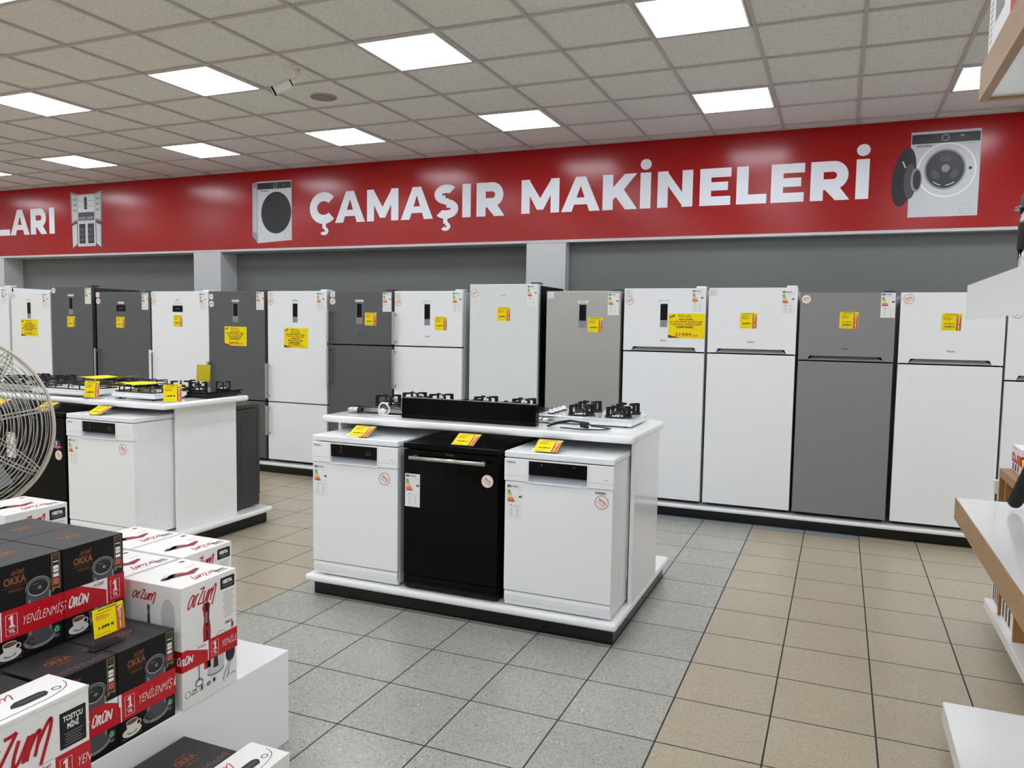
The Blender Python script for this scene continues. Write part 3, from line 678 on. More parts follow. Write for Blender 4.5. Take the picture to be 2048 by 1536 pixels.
DGRP = 'dishwashers on the display islands'
def dishwasher(x0, x1, y0, z0, col, style, label, rz=0, en=True, rnd=None, five=False, ajar=0.0, short=False):
    w = x1-x0; r = thing('dishwasher', label, 'dishwasher', ((x0+x1)/2, y0, z0), rz, DGRP)
    K = lambda z: z-.126
    mb = MB(); mb.box(-w/2+.004, w/2-.004, .03, .58, K(.14), K(.922), col, .003, 1)
    for sx in (-1, 1):
        for k in range(2):
            yy = .16+k*.16
            mb.box(sx*(w/2-.0045) if sx > 0 else -w/2+.0015, (w/2-.0015) if sx > 0 else -w/2+.0045, yy, yy+.05, K(.25), K(.84), col, .0012, 1)
    mb.build('body', r)
    mb = MB(); mb.box(-w/2, w/2, -.004, .59, K(.926), K(.958), col, .006, 3); mb.build('lid', r)
    for sx in (-1, 1):
        for yy in (.08, .52):
            mb = MB(); mb.cyl((sx*(w/2-.05), yy, 0), (sx*(w/2-.05), yy, K(.142)), .016, BLACKM, n=12); mb.build('foot', r)
    # kick plate, curved back at the foot
    mb = MB(); prof = [(.006, K(.208)), (.002, K(.19)), (.004, K(.165)), (.012, K(.145)), (.018, K(.134))]
    vs = []
    for py, pz in prof: vs += [(-w/2+.006, py, pz), (w/2-.006, py, pz)]
    for py, pz in prof[::-1]: vs += [(-w/2+.006, .0295, pz), (w/2-.006, .0295, pz)]
    n = len(vs)//2
    mb.raw(vs, [(2*i, 2*i+1, 2*((i+1) % n)+1, 2*((i+1) % n)) for i in range(n)], col)
    mb.raw(vs, [[2*i for i in range(n)][::-1], [2*i+1 for i in range(n)]], col); mb.build('kick_plate', r)
    zt = K(.80) if style == 'white' else K(.921)
    mb = MB(); mb.box(-w/2+.003, w/2-.003, .0, .0295, K(.213), zt, col, .004, 2); door = mb.build('door', r)
    if ajar: door.rotation_euler = (0, 0, 0)
    if style == 'white':
        zb, z1 = K(.802), K(.921); xa, xb, za, zc = -.158, .158, K(.806), K(.914)
        mb = MB()
        mb.box(-w/2, xa, -.006, .029, zb, z1, col, .004, 2); mb.box(xb, w/2, -.006, .029, zb, z1, col, .004, 2)
        mb.box(xa-.004, xb+.004, -.005, .029, zb, za, col); mb.box(xa-.004, xb+.004, -.005, .029, zc, z1, col)
        cp = mb.build('control_panel', r)
        mb = MB(); mb.box(xa, xb, -.003, .005, K(.842), zc-.0005, DISP)
        d = front(mb, 0, 0, -.003)
        if short:
            d.ring(-.088, K(.898), .0045, .0045, .0012, GLINE, 1, n=14).ring(.088, K(.898), .0045, .0045, .0012, GLINE, 1, n=14)
        else:
            d.ring(-.088, K(.898), .0045, .0045, .0012, GLINE, 1, n=14)
            for xx in (-.095, .08, .10):
                for zz in (.882, .868): d.line(xx, xx+.012, K(zz), .0022, GRILL)
        mb.build('display', cp, 'black glass display')
        mb = MB(); mb.raw([(xa, -.001, za), (xb, -.001, za), (xb, .026, K(.842)), (xa, .026, K(.842))], [(0, 1, 2, 3)], POCKET)
        mb.raw([(xa, .026, K(.842)), (xb, .026, K(.842)), (xb, .005, K(.842)), (xa, .005, K(.842))], [(0, 1, 2, 3)], POCKET)
        mb.build('handle_pocket', cp, 'grey sloping handle pocket')
        mb = MB(); d = front(mb, 0, 0, -.006); 
        for (u0, v0, u1, v1) in ((xa-.007, za-.006, xb+.007, za-.001), (xa-.007, zc+.001, xb+.007, zc+.006), (xa-.007, za-.001, xa-.001, zc+.001), (xb+.001, za-.001, xb+.007, zc+.001)):
            mb.box(u0, u1, -.010, -.0045, v0, v1, WHITEP)
        d.line(-w/2+.002, xa-.01, K(.832), .001, GLINE, 0).line(xb+.01, w/2-.002, K(.832), .001, GLINE, 0).line(w/2-.045, w/2-.03, K(.848), .003, GLINE, 0)
        mb.build('bezel', cp)
        mb = MB(); d = front(mb, -w/2+.012, K(.897), -.0062, base=.0004); p_logo(d, .055, .009, INK); mb.build('maker_lettering', r)
    else:
        mb = MB(); mb.tube([(-.228, -.042, K(.882)), (.228, -.042, K(.882))], .011, BAR, 16)
        for sx in (-1, 1): mb.box(sx*.208-.01, sx*.208+.01, -.036, -.0005, K(.878), K(.892), BAR)
        if style == 'black': mb.build('handle', door, 'satin metal bar handle')
        mb = MB(); d = front(mb, -.025, K(.902), 0, base=.0004); p_logo(d, .052, .010, COPPER if style == 'black' else GLINE); mb.build('maker_lettering', r)
    if en:
        mb = MB(); d = front(mb, -w/2+.012, K(.60), 0); p_energy(d, .094, .185, 'E', '84'); mb.build('energy_label', r, 'white energy label with coloured bars')
    if rnd:
        mb = MB(); d = front(mb, rnd[0], K(rnd[1]), 0); p_round(d, .036, -.62); mb.build('guarantee_sticker', r, 'round cream sticker with red ring')
    if short:
        mb = MB(); d = front(mb, .20, K(.775), 0); d.sheet(.056, .013, GLINE).rect(.002, .002, .054, .011, POCKET, 1).text('TÜKETİM', .028, .004, .005, INK, 2, 'c', .02); mb.build('notice_strip', r)
    if five:
        mb = MB(); d = front(mb, w/2-.085, K(.73), 0); d.mb.prism([(.036*math.cos(2*PI*i/30), .036*math.sin(2*PI*i/30)) for i in range(30)], (d.O+d.N*d.base, d.U, d.V, d.N), .0006, PURP)
        d.text('5', -.006, -.004, .026, PAPER, 1, 'c', .05).rect(-.035, -.024, .05, -.008, RINK, 1).text('PROGRAM', .0, -.020, .008, PAPER, 2, 'c', .03); mb.build('program_sticker', r, 'round purple sticker reading 5 program')
    return r
dishwasher(-2.228, -1.645, 0, .126, WHITE, 'white', 'white dishwasher at the end of its island closest to the printed boxes', rnd=(.203, .739))
dishwasher(-1.612, -1.032, 0, .126, BLACK, 'black', 'black dishwasher with metal bar handle between two white dishwashers', rnd=(.225, .784))
dishwasher(-.998, -.405, 0, .126, WHITE, 'white', 'white dishwasher beside the island side panel, with grey strip above its round sticker', rnd=(.235, .735), short=True)
dishwasher(-4.335, -3.70, .04, .126, WHITE, 'white', 'white dishwasher on the island behind the wire fan', rnd=(.215, .743))
dishwasher(-4.975, -4.352, .04, .126, BLACK, 'plain', 'black dishwasher half hidden by the wire fan', rnd=(.24, .655), five=True)
dishwasher(-5.62, -4.99, .04, .126, BLACK, 'plain', 'black dishwasher almost wholly behind the wire fan', en=False)
t = dishwasher(-4.30, -3.70, 1.262, .126, M('charcoal_enamel', '#3a3a3a', .25), 'plain', 'charcoal dishwasher on the far side of the island, only its plain side showing', rz=PI, en=False)

# price stands
def tent_stand(loc, head, price, label):
    r = thing('price_stand', label, 'price tag', loc, 0, 'price tags on clear tent stands')
    p0, p1, p2 = (.0, .0), (.108, .052), (.118, .0)
    wd = .14
    mb = MB()
    def slab(a, b, th):
        dx, dz = b[0]-a[0], b[1]-a[1]; l = math.hypot(dx, dz); nx, nz = -dz/l*th, dx/l*th
        v = []
        for xx in (-wd/2, wd/2): v += [(xx, a[0], a[1]), (xx, b[0], b[1]), (xx, b[0]+nx, b[1]+nz), (xx, a[0]+nx, a[1]+nz)]
        mb.raw(v, [(0, 1, 2, 3), (7, 6, 5, 4), (0, 4, 5, 1), (1, 5, 6, 2), (2, 6, 7, 3), (3, 7, 4, 0)], ACRYL)
    slab((0, .001), (.108, .053), .0025); slab((.1085, .0515), (.118, .001), .0025)
    mb.build('stand', r, 'clear acrylic stand')
    mb = MB(); V = Vector((0, .108, .052)).normalized()
    O = Vector((-.065, 0, .001))+V*.004+Vector((0, -.052, .108)).normalized()*.0036
    d = D(mb, O, X, V, X.cross(V)); p_outlet(d, .13, .11, head, price); mb.build('card', r, 'yellow price card')
    return r
tent_stand((-1.937, .022, .9585), 'BULAŞIK MAKİNESİ', '10,999 ₺', 'yellow price card on clear stand on the white dishwasher furthest from the side panel')
tent_stand((-1.26, .02, .9585), 'BULAŞIK MAKİNESİ', '17,999 ₺', 'yellow price card on clear stand on the black dishwasher with bar handle')
tent_stand((-.785, .02, .9585), 'BULAŞIK MAKİNESİ', '15,499 ₺', 'yellow price card on clear stand on the white dishwasher by the side panel')
tent_stand((-4.075, .037, .9585), 'BULAŞIK MAKİNESİ', '11,499 ₺', 'yellow price card on clear stand on the white dishwasher behind the fan')
tent_stand((-4.60, .037, .9585), 'BULAŞIK MAKİNESİ', '12,999 ₺', 'yellow price card on clear stand on the black dishwasher with a purple sticker')
tent_stand((-5.1, .037, .9585), 'BULAŞIK MAKİNESİ', '13,999 ₺', 'yellow price card on clear stand seen through the wires of the fan')

def upright_stand(loc, rz, head, price, label, wd=.13, hh=.125, cardh=.12, lift=0.0, basein=.06):
    r = thing('price_stand', label, 'price tag', loc, rz, 'price cards on clear upright stands')
    mb = MB(); mb.box(-wd/2, wd/2, 0, basein, .0005, .003, ACRYL)
    V = Vector((0, -.10 if False else .14, 1)).normalized(); N = X.cross(V)
    O = Vector((-wd/2, 0, .0032))
    mb.prism([(0, 0), (wd, 0), (wd, hh+lift), (0, hh+lift)], (O, X, V, N), .003, ACRYL); mb.build('stand', r, 'clear acrylic stand')
    mb = MB(); d = D(mb, O+V*(lift+hh-cardh)+X*.004+N*.0006, X, V, N); p_outlet(d, wd-.008, cardh-.002, head, price); mb.build('card', r, 'yellow price card')
    return r

# ------------------------------------------------------------------ hobs
HG = 'gas hobs on the island worktops'
def burner(parent, x, y, z, r, style, capm=BLACKM):
    b = MB(); b.lathe([(r*1.25, 0), (r*1.25, .003), (r*.9, .006), (r*.8, .018), (r*.86, .022), (r*.86, .024)], (x, y, z), CHROME, 24)
    b.lathe([(r*.8, .0245), (r*.78, .030), (r*.3, .033), (.001, .0335)], (x, y, z), capm, 24)
    bo = b.build('burner', parent, 'silver burner with dark cap')
    g = MB()
    if style == 'fin':
        R = r*1.75
        g.tube([(x+R*.95*math.cos(a), y+R*.95*math.sin(a), z+.006) for a in [2*PI*k/28 for k in range(28)]], .0055, GRATE, 6, True)
        for k in range(4):
            a = PI/4+k*PI/2; c, s_ = math.cos(a), math.sin(a); px, py = -s_*.005, c*.005
            prof = [(R*1.02, .002), (R*1.02, .056), (R*.97, .062), (r*.50, .062), (r*.46, .052), (R*.70, .050), (R*.76, .044), (R*.76, .002)]
            v = []
            for sg in (-1, 1): v += [(x+q*c+sg*px, y+q*s_+sg*py, z+h_) for q, h_ in prof]
            n = len(prof)
            g.raw(v, [list(range(n)), list(range(n, 2*n))[::-1]]+[(i, i+n, (i+1) % n+n, (i+1) % n) for i in range(n)], GRATE)
    g_ok = style == 'fin'
    if g_ok: g.build('pan_support', bo, 'black cast pan support')
    return bo
def wire_support(parent, x0, x1, y0, y1, z, nb, h=.042, r=.0045):
    g = MB()
    g.tube([(x0, y0, z+.006), (x1, y0, z+.006), (x1, y1, z+.006), (x0, y1, z+.006)], r, GRATE, 6, True)
    ym = (y0+y1)/2
    for k in range(nb):
        xx = x0+(k+.5)*(x1-x0)/nb
        for sx in (-.055, .055):
            g.tube([(xx+sx, y0, z+.006), (xx+sx, y0, z+h-.006), (xx+sx, y0+.006, z+h), (xx+sx, ym-.02, z+h)], r, GRATE, 6)
            g.tube([(xx+sx, y1, z+.006), (xx+sx, y1, z+h-.006), (xx+sx, y1-.006, z+h), (xx+sx, ym+.02, z+h)], r, GRATE, 6)
    for yy in (y0+(y1-y0)*.3, y1-(y1-y0)*.3):
        g.tube([(x0, yy, z+.006), (x0, yy, z+h-.012), (x0+.006, yy, z+h-.006), (x1-.006, yy, z+h-.006), (x1, yy, z+h-.012), (x1, yy, z+.006)], r, GRATE, 6)
    return g.build('pan_support', parent, 'black wire pan support')
def hob(x0, x1, y0, y1, zb, h, top, body, label, burners, style='fin', knobs=(), over=.006, foot=.01, lip=0):
    r = thing('gas_hob', label, 'hob', ((x0+x1)/2, (y0+y1)/2, zb), 0, HG)
    w, dd = (x1-x0)/2, (y1-y0)/2; xc, yc = (x0+x1)/2, (y0+y1)/2
    mb = MB(); mb.box(-w+.012, w-.012, -dd+.012, dd-.012, foot, h-.008, body, .004, 2); mb.build('casing', r)
    mb = MB(); mb.box(-w, w, -dd, dd, h-.0078, h, top, .003, 2)
    if lip:
        mb.box(-w, w, -dd, dd, h-.028, h-.0079, top, .008, 3)
    mb.build('top_plate', r)
    for sx in (-1, 1):
        for sy in (-1, 1):
            mb = MB(); mb.cyl((sx*(w-.05), sy*(dd-.04), 0), (sx*(w-.05), sy*(dd-.04), foot+.002), .012, RUBBER, n=10); mb.build('foot', r)
    for (bx, by, br) in burners: burner(r, bx-xc, by-yc, h+.0005, br, style)
    for (kx, ky) in knobs:
        mb = MB(); mb.lathe([(.021, .0), (.021, .005), (.018, .0055)], (kx-xc, ky-yc, h+.0003), BLACKM, 18); mb.lathe([(.018, .006), (.018, .008), (.016, .009), (.015, .024), (.012, .027), (.001, .0275)], (kx-xc, ky-yc, h+.0005), CHROME, 18); mb.build('knob', r, 'chrome control knob')
    return r
DGL = M('dark_grey_glass', '#3c3f42', .08)
WGL = M('white_hob_glass', '#dfe8e8', .08, coat=.5)
W1Z = 1.0555
h1 = hob(-2.225, -1.655, .36, .88, W1Z, .047, DGL, STEEL, 'dark glass gas hob with metal sides at the worktop end beside the long black bar', [(-2.02, .50, .046), (-1.97, .745, .046), (-1.77, .74, .046), (-1.78, .51, .036)])
mb = MB(); mb.tube([(-.20, -.285, .026), (-.20, -.262, .026)], .014, CHROME, 12); mb.tube([(-.262, -.29, .022), (-.235, -.288, .026), (-.19, -.29, .026)], .013, CHROME, 12); mb.cyl((-.19, -.29, .026), (-.16, -.29, .026), .015, BLACKM, n=14); mb.build('gas_inlet', h1, 'chrome gas inlet elbow')
hob(-1.60, -1.035, .36, .88, W1Z, .047, BLACK, BLACKM, 'black gas hob behind the long black bar, only its pan supports showing', [(-1.45, .74, .045), (-1.19, .74, .045), (-1.19, .50, .04), (-1.45, .50, .045)])
h3 = hob(-1.02, -.435, .478, .905, W1Z, .046, WGL, WHITE2, 'white glass gas hob with four burners beside the long black bar', [(-.765, .575, .044), (-.545, .578, .044), (-.78, .79, .044), (-.545, .79, .044)], knobs=[(-.945, .56+.075*k) for k in range(4)], foot=.006)
mb = MB(); mb.tube([(-.30, -.232, .018), (-.19, -.23, .018)], .013, CHROME, 12); mb.cyl((-.19, -.233, .018), (-.165, -.232, .018), .018, CHROME, n=6); mb.build('gas_inlet', h3, 'chrome gas inlet')
W2Z = 1.0505
hob(-4.90, -4.345, .20, .535, W2Z, .048, WHITE, WHITE, 'white gas hob next to the fan, with the 1,299 card at its corner', [(-4.75, .37, .04), (-4.50, .37, .03)], style='wire', foot=.012, lip=1)
hob(-4.175, -3.755, .265, .56, W2Z, .048, WHITE, WHITE, 'white two-burner gas hob at the corner of the worktop with yellow paper on top', [(-4.07, .41, .035), (-3.87, .41, .03)], style='wire', foot=.012, lip=1)
hob(-4.16, -3.60, .585, .965, W2Z, .046, BLACK, BLACKM, 'black gas hob behind the white two-burner hob, at the end of the worktop', [(-3.98, .72, .04), (-3.78, .70, .034), (-3.70, .86, .03), (-3.96, .87, .034)], foot=.008)
hob(-4.80, -4.22, .60, .96, W2Z, .048, WHITE, WHITE, 'white gas hob at the back of the worktop beneath the big curling yellow sheet', [(-4.65, .77, .04), (-4.38, .77, .03)], style='wire', foot=.012, lip=1)
hob(-5.55, -4.95, .27, .80, W2Z, .05, STEEL, STEEL, 'steel gas hob seen through the wires of the fan', [(-5.4, .42, .04), (-5.12, .42, .03), (-5.4, .65, .03), (-5.12, .65, .04)], foot=.01)
for o in [o for o in COL.objects if o.name.startswith('gas_hob') and 'white' in o['label'] and 'glass' not in o['label']]:
    bx = [c for c in o.children if c.name.startswith('top_plate')][0].dimensions if False else None
for lab, a in (('next to the fan', (-.245, .245, -.135, .125)), ('two-burner', (-.185, .185, -.125, .115)), ('beneath the big', (-.25, .25, -.14, .14))):
    o = [q for q in COL.objects if q.type == 'EMPTY' and lab in q['label'] and 'hob' in q.name][0]
    wire_support(o, *a, .0485, 2)
wire_support([q for q in COL.objects if q.type == 'EMPTY' and 'steel gas hob' in q['label']][0], -.27, .27, -.22, .22, .0505, 2)

# long black bar on the worktop
t = thing('black_appliance_bar', 'long glossy black bar-shaped appliance lying along the worktop front between hobs', 'appliance', (-1.36, .30, W1Z))
mb = MB(); mb.box(-.429, .427, -.026, .026, .0005, .122, BLACK, .003, 2); mb.build('casing', t)
mb = MB(); mb.box(-.4292, .4272, -.0268, .0268, .018, .020, BLACKM); mb.build('seam', t)

# cables
def coil(pts, r, m, name, label, cat):
    mb = MB(); mb.tube([Vector(p) for p in pts], r, m, 8); return tag(mb.build(name), label, cat)
t = thing('power_cable', 'white power cable coiled against the dark glass hob', 'cable', (-1.93, .315, W1Z))
pts = []
for i in range(61):
    a = i/60*2*PI*2.0+.5; pts.append((.036*math.cos(a)-.01*(i/60), -.010+.018*(i/60)-.02*math.sin(a)*.3, .042+.036*math.sin(a)))
mb = MB(); mb.tube(pts, .0045, WHITEP, 8); mb.tube([(.0, -.04, .006), (.05, -.035, .006), (.10, -.02, .006), (.12, -.008, .006)], .0045, WHITEP, 8); mb.build('cord', t)
mb = MB(); mb.cyl((.0, -.045, .022), (.0, -.018, .03), .019, WHITEP, n=16); mb.cyl((-.006, -.062, .018), (-.006, -.045, .0225), .0025, CHROME, n=8); mb.cyl((.008, -.062, .018), (.008, -.045, .0225), .0025, CHROME, n=8); mb.build('plug', t)
t = thing('power_cable', 'black power cable with plug lying before the white glass hob', 'cable', (-.74, .36, W1Z))
mb = MB()
for k, off in enumerate((0, .012, -.012)):
    mb.tube([(-.13, -.06+off, .007), (-.08, -.03+off, .022+.004*k), (-.02, .0+off, .034+.003*k), (.05, .02+off, .026), (.09, .02+off*.5, .016)], .0045, BLACKM, 8)
mb.tube([(.09, .02, .012), (.16, .03, .007), (.21, .0, .006), (.17, -.07, .006), (.05, -.10, .006), (-.05, -.08, .006)], .0035, BLACKM, 8); mb.build('cord', t)
mb = MB(); mb.cyl((.045, .0, .021), (.085, -.012, .018), .018, BLACKM, n=14); mb.cyl((.085, -.018, .018), (.103, -.023, .017), .0024, CHROME, n=8); mb.cyl((.085, -.006, .018), (.103, -.011, .017), .0024, CHROME, n=8); mb.build('plug', t)
t = thing('power_cable', 'black cable bundle lying between the two white hobs behind the price tag', 'cable', (-4.255, .42, W2Z))
mb = MB()
for k in range(3): mb.tube([(.03*math.cos(a), .035*math.sin(a), .006+.009*k) for a in [2*PI*i/20 for i in range(20)]], .0045, BLACKM, 6, True)
mb.build('cord', t)

upright_stand((-4.255, .175, W2Z), .35, 'OCAK', '1,299 ₺', 'yellow card priced 1,299 on clear stand before the white hobs', .115, .125, .118)
upright_stand((-3.625, .30, W2Z), .75, 'DÖRT GÖZLÜ OCAK', '1,509 ₺', 'yellow card priced 1,509 on clear stand at the worktop corner', .125, .12, .118)
# loose yellow papers
def paper(name, label, loc, rz, w, l, curl, tilt=0, text=True):
    mb = MB(); n = 10; vs = []
    for j in range(2):
        for i in range(n+1):
            u = i/n; z = curl(u); vs.append((-w/2+w*u, -l/2+l*j, z))
    mb.raw(vs, [(i, i+1, n+2+i, n+1+i) for i in range(n)], YEL, True)
    mb.raw([(v[0], v[1], v[2]+.0012) for v in vs], [(i, n+1+i, n+2+i, i+1) for i in range(n)], YEL, True)
    o = tag(mb.build(name), label, 'price tag', 'loose yellow price papers'); o.location = loc; o.rotation_euler = (tilt, 0, rz); return o
paper('price_paper', 'large yellow price sheet curling up at one end, lying over the rear white hob', (-4.70, .68, W2Z+.107), .1, .40, .26, lambda u: .004*math.sin(u*9)+.06*max(0, u-.75)**1.5*8*.25)
paper('price_paper', 'flat yellow price sheet lying on the white two-burner hob', (-4.03, .42, W2Z+.104), -.1, .34, .22, lambda u: .003*math.sin(u*7)+.02*max(0, u-.7))
t = thing('price_stand', 'yellow card facing away, leaning upright on the black hob', 'price tag', (-3.84, .80, W2Z+.1045), .25, 'price cards on clear upright stands')
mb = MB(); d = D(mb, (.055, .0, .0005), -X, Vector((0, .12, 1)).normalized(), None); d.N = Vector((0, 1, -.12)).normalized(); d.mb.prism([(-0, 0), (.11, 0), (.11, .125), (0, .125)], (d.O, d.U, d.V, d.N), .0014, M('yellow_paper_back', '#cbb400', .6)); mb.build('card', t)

# ------------------------------------------------------------------ podium with cartons
PZ = .36
pod = thing('display_podium', 'white box podium carrying the stacked appliance cartons', 'podium', (-1.95, -2.2, 0))
mb = MB(); mb.box(-.66, .656, -1.0, .818, .0005, PZ, WHITE2, .002, 1); mb.build('body', pod)
mb = MB(); mb.box(.657, .84, -1.0, -.135, .0005, PZ, WHITE2, .002, 1); mb.build('front_block', pod)
mb = MB(); mb.box(-.66, -.16, .26, .60, PZ+.0005, .4985, WHITE2); mb.build('raised_step', pod)

SEQ = [('1', .0), ('Y', .038), ('U', .165), ('F', .222)]
def sleeve(root, dx, dy, z0, z1, s0, left=None):
    """red paper sleeve round a carton, its print starting s0 along the long face"""
    e = .0012; mb = MB(); a, b = dx/2+e, dy/2+e
    for (p, q) in (((a, -b), (a, b)), ((a, b), (-a, b)), ((-a, b), (-a, -b)), ((-a, -b), (a, -b))):
        mb.raw([(p[0], p[1], z0), (q[0], q[1], z0), (q[0], q[1], z1), (p[0], p[1], z1)], [(0, 1, 2, 3)], SLEEVE)
    h = z1-z0
    for O, U, W_, off in ((Vector((a, -b, z0)), Y, 2*b, s0), (Vector((-a, -b, z0)), X, 2*a, s0+2*a)):
        d = D(mb, O, U, Z, None, base=.0003, clip=(0.001, W_-.001)); k = 1.0; per = .33*k
        for rep in (-1, 0, 1):
            q = off+rep*per
            if q > W_ or q+per < 0: continue
            for r4 in ((0, .12, .034, .13), (0, .82, .034, .83), (0, .12, .0012, .83), (.0328, .12, .034, .83), (0, .36, .034, .37)):
                d.rect(q+r4[0]*k, h*r4[1], q+r4[2]*k, h*r4[3], PAPER, 1)
            d.poly([(q+u*k, h*v) for u, v in ((.010, .40), (.025, .40), (.025, .46), (.0215, .46), (.0215, .79), (.0155, .79), (.009, .72), (.009, .66), (.0145, .69), (.0145, .46), (.010, .46))], PAPER, 1).text('YIL', q+.017*k, h*.20, h*.12, PAPER, 1, 'c', .03)
            d.text('YENİLENMİŞ', q+.046*k, h*.33, h*.33, PAPER, 1, 'l', -.012, .22, w=.127*k)
            d.text('ÜRÜN', q+.182*k, h*.33, h*.33, PAPER, 1, 'l', .045, .22, w=.066*k)
            d.poly([(q+.225*k, h), (q+.315*k, h), (q+.315*k, h*.55)], PAPER, 1).rect(q+.315*k, 0, q+.3185*k, h, PAPER, 1)
            d.script(q+.268*k, h*.81, h*.09, .036*k, RINK, 2)
    mb.build('sleeve', root, 'red paper sleeve with white lettering')

def coffee_box(loc, label, s0=.004, red=True, flip=True, wd=.21, dx=.218, h=.283):
    r = thing('coffee_machine_carton', label, 'carton', loc, 0, 'black coffee machine cartons')
    mb = MB(); mb.box(-dx/2, dx/2, -wd/2, wd/2, .0003, h, BCARTON, .0012, 1)
    mb.raw([(-dx/2+.001, -wd/2+.001, h+.0002), (dx/2-.001, -wd/2+.001, h+.0002), (dx/2-.001, wd/2-.001, h+.0002), (-dx/2+.001, wd/2-.001, h+.0002)], [(0, 1, 2, 3)], BTOP_LIT)
    d = D(mb, (dx/2, -wd/2, 0), Y, Z, X, base=.0003, step=.0002)
    d.script(.055, .250, .010, .036, COPPER, 1).text('OKKA', .066, .224, .021, COPPER, 1, 'c', .045, w=.066).line(.03, .105, .217, .001, COPPER).text('MINIO', .068, .201, .010, COPPER, 1, 'c', .0, w=.042)
    # gold ribbon
    d.poly([(.176, .165), (.189, .176), (.203, .170), (.203, .279), (.176, .279)], GOLD, 1).rect(.179, .18, .200, .276, MACHD, 2)
    d.ring(.1895, .268, .007, .005, .0012, GOLD, 3, n=14).rect(.181, .253, .198, .256, PAPER, 3).rrect(.181, .223, .198, .243, .002, PAPER, 3).rect(.181, .209, .198, .219, PAPER, 3).rect(.181, .186, .198, .205, SALMON, 3).text('TÜRK', .1895, .230, .005, COPPER, 4, 'c', .02)
    # machine
    d.poly([(.098, .03), (.17, .03), (.172, .175), (.165, .192), (.105, .192), (.096, .175)], MACH, 1).rect(.166, .05, .172, .175, MACHL, 2).rect(.103, .05, .110, .165, MACHL, 2)
    d.ell(.134, .196, .039, .030, MACHL, 1).ell(.134, .193, .038, .030, MACH, 2).ell(.134, .194, .032, .024, G1, 3).ell(.134, .195, .0305, .0225, MACHD, 4).ring(.138, .193, .005, .004, .0012, PAPER, 5, n=14).line(.118, .134, .206, .0022, GOLD, 5)
    d.ell(.134, .040, .048, .022, MACHL, 2).ell(.134, .047, .044, .020, MACH, 3)
    # cup, saucer, beans, recycling mark
    d.ell(.045, .028, .034, .015, CUPW, 2).poly([(.024, .058), (.066, .058), (.060, .03), (.052, .024), (.038, .024), (.030, .03)], CUPW, 4).ell(.045, .058, .021, .008, CUPW, 4).ell(.045, .058, .018, .006, BRONZE, 5).ring(.069, .046, .009, .009, .003, CUPW, 3, n=16).ell(.045, .026, .018, .006, GLINE, 3)
    rr = random.Random(3)
    for k in range(34): d.ell(.082+rr.random()*.034, .018+rr.random()*.034, .0022, .0014, COPPER if k % 2 else BRONZE, 3, rot=rr.random()*3, n=8)
    d.ell(.188, .052, .012, .012, GREEN, 2).text('♻', .188, .046, .012, PAPER, 3) if False else d.ell(.188, .052, .012, .012, GREEN, 2)
    d.stroke([(.181, .048), (.188, .060), (.194, .049)], .002, PAPER, 3, False).stroke([(.183, .047), (.193, .047)], .002, PAPER, 3, False).line(.180, .196, .034, .003, GLINE).line(.182, .194, .029, .002, GLINE)
    d.text('TÜRK KAHVESİ MAKİNESİ', .045, .010, .005, GOLD, 1, 'c', .01, w=.07)
    U = -Y if flip else Y; V = X if flip else -X
    O = Vector((-dx/2, wd/2, h+.0002)) if flip else Vector((dx/2, -wd/2, h+.0002))
    d = D(mb, O, U, V, Z, base=.0003, step=.0002)
    d.script(.085, .126, .010, .045, COPPER, 1).text('OKKA', .105, .095, .026, COPPER, 1, 'c', .045, w=.075).text('MINIO', .108, .074, .011, COPPER, 1, 'c', .02, w=.045)
    if not flip:
        rr = random.Random(5)
        for k in range(9):
            u = .02+k*.02; d.ring(u, .02+rr.random()*.006, .007, .009, .0015, MACHL if k % 2 else SALMON, 1, n=12)
    d2 = D(mb, (-dx/2, -wd/2, 0), X, Z, -Y, base=.0003, step=.0002)
    d2.text('OKKA', .07, .20, .024, COPPER, 1, 'c', .045, w=.07).text('MINIO', .07, .178, .011, COPPER, 1, 'c', .02).ell(.15, .12, .034, .05, MACH, 1).ell(.15, .16, .032, .02, MACHD, 2)
    mb.build('box', r)
    if red: sleeve(r, dx, wd, .072, .156, s0)
    return r
LX = -1.294-.111
Y1, Y2, Y3 = -2.0375, -2.2505, -2.4635
coffee_box((LX, Y1, PZ), 'black coffee machine carton on the podium below the price card, next to the blender carton', .022)
coffee_box((LX, Y2, PZ), 'black coffee machine carton on the podium with a half-torn lid, beside the toaster carton', -.06, flip=False)
coffee_box((LX, Y3-.012, PZ), 'black coffee machine carton standing behind the toaster cartons', .004)
coffee_box((LX-.222, Y1, PZ), 'black coffee machine carton under the stack, behind the price card', .004, red=False)
coffee_box((LX-.222, Y2, PZ), 'black coffee machine carton under the upper stack, behind the half-torn lid', .004, red=False)
coffee_box((LX-.444, Y1, PZ), 'black coffee machine carton deep in the lower layer of the stack', .004, red=False)
coffee_box((LX-.444, Y2, PZ), 'black coffee machine carton deep in the lower layer behind its twin', .004, red=False)
UZ = PZ+.2842
UX = -1.498-.109
UY1, UY2 = -2.048, -2.262
coffee_box((UX, UY1, UZ), 'upper black coffee machine carton with ÜRÜN on its sleeve, next to the blender cartons', .16)
coffee_box((UX, UY2, UZ), 'upper black coffee machine carton with YENİLENMİŞ and a coffee cup on its front', .036)
coffee_box((UX-.22, UY1, UZ), 'upper black coffee machine carton in the second row, by the standing blender carton', .004)
coffee_box((UX-.22, UY2, UZ), 'upper black coffee machine carton in the second row, behind the one with the cup', .004)
coffee_box((-1.172, -2.018, .0005), 'black coffee machine carton on the floor against the podium front', .004, red=False, flip=False)

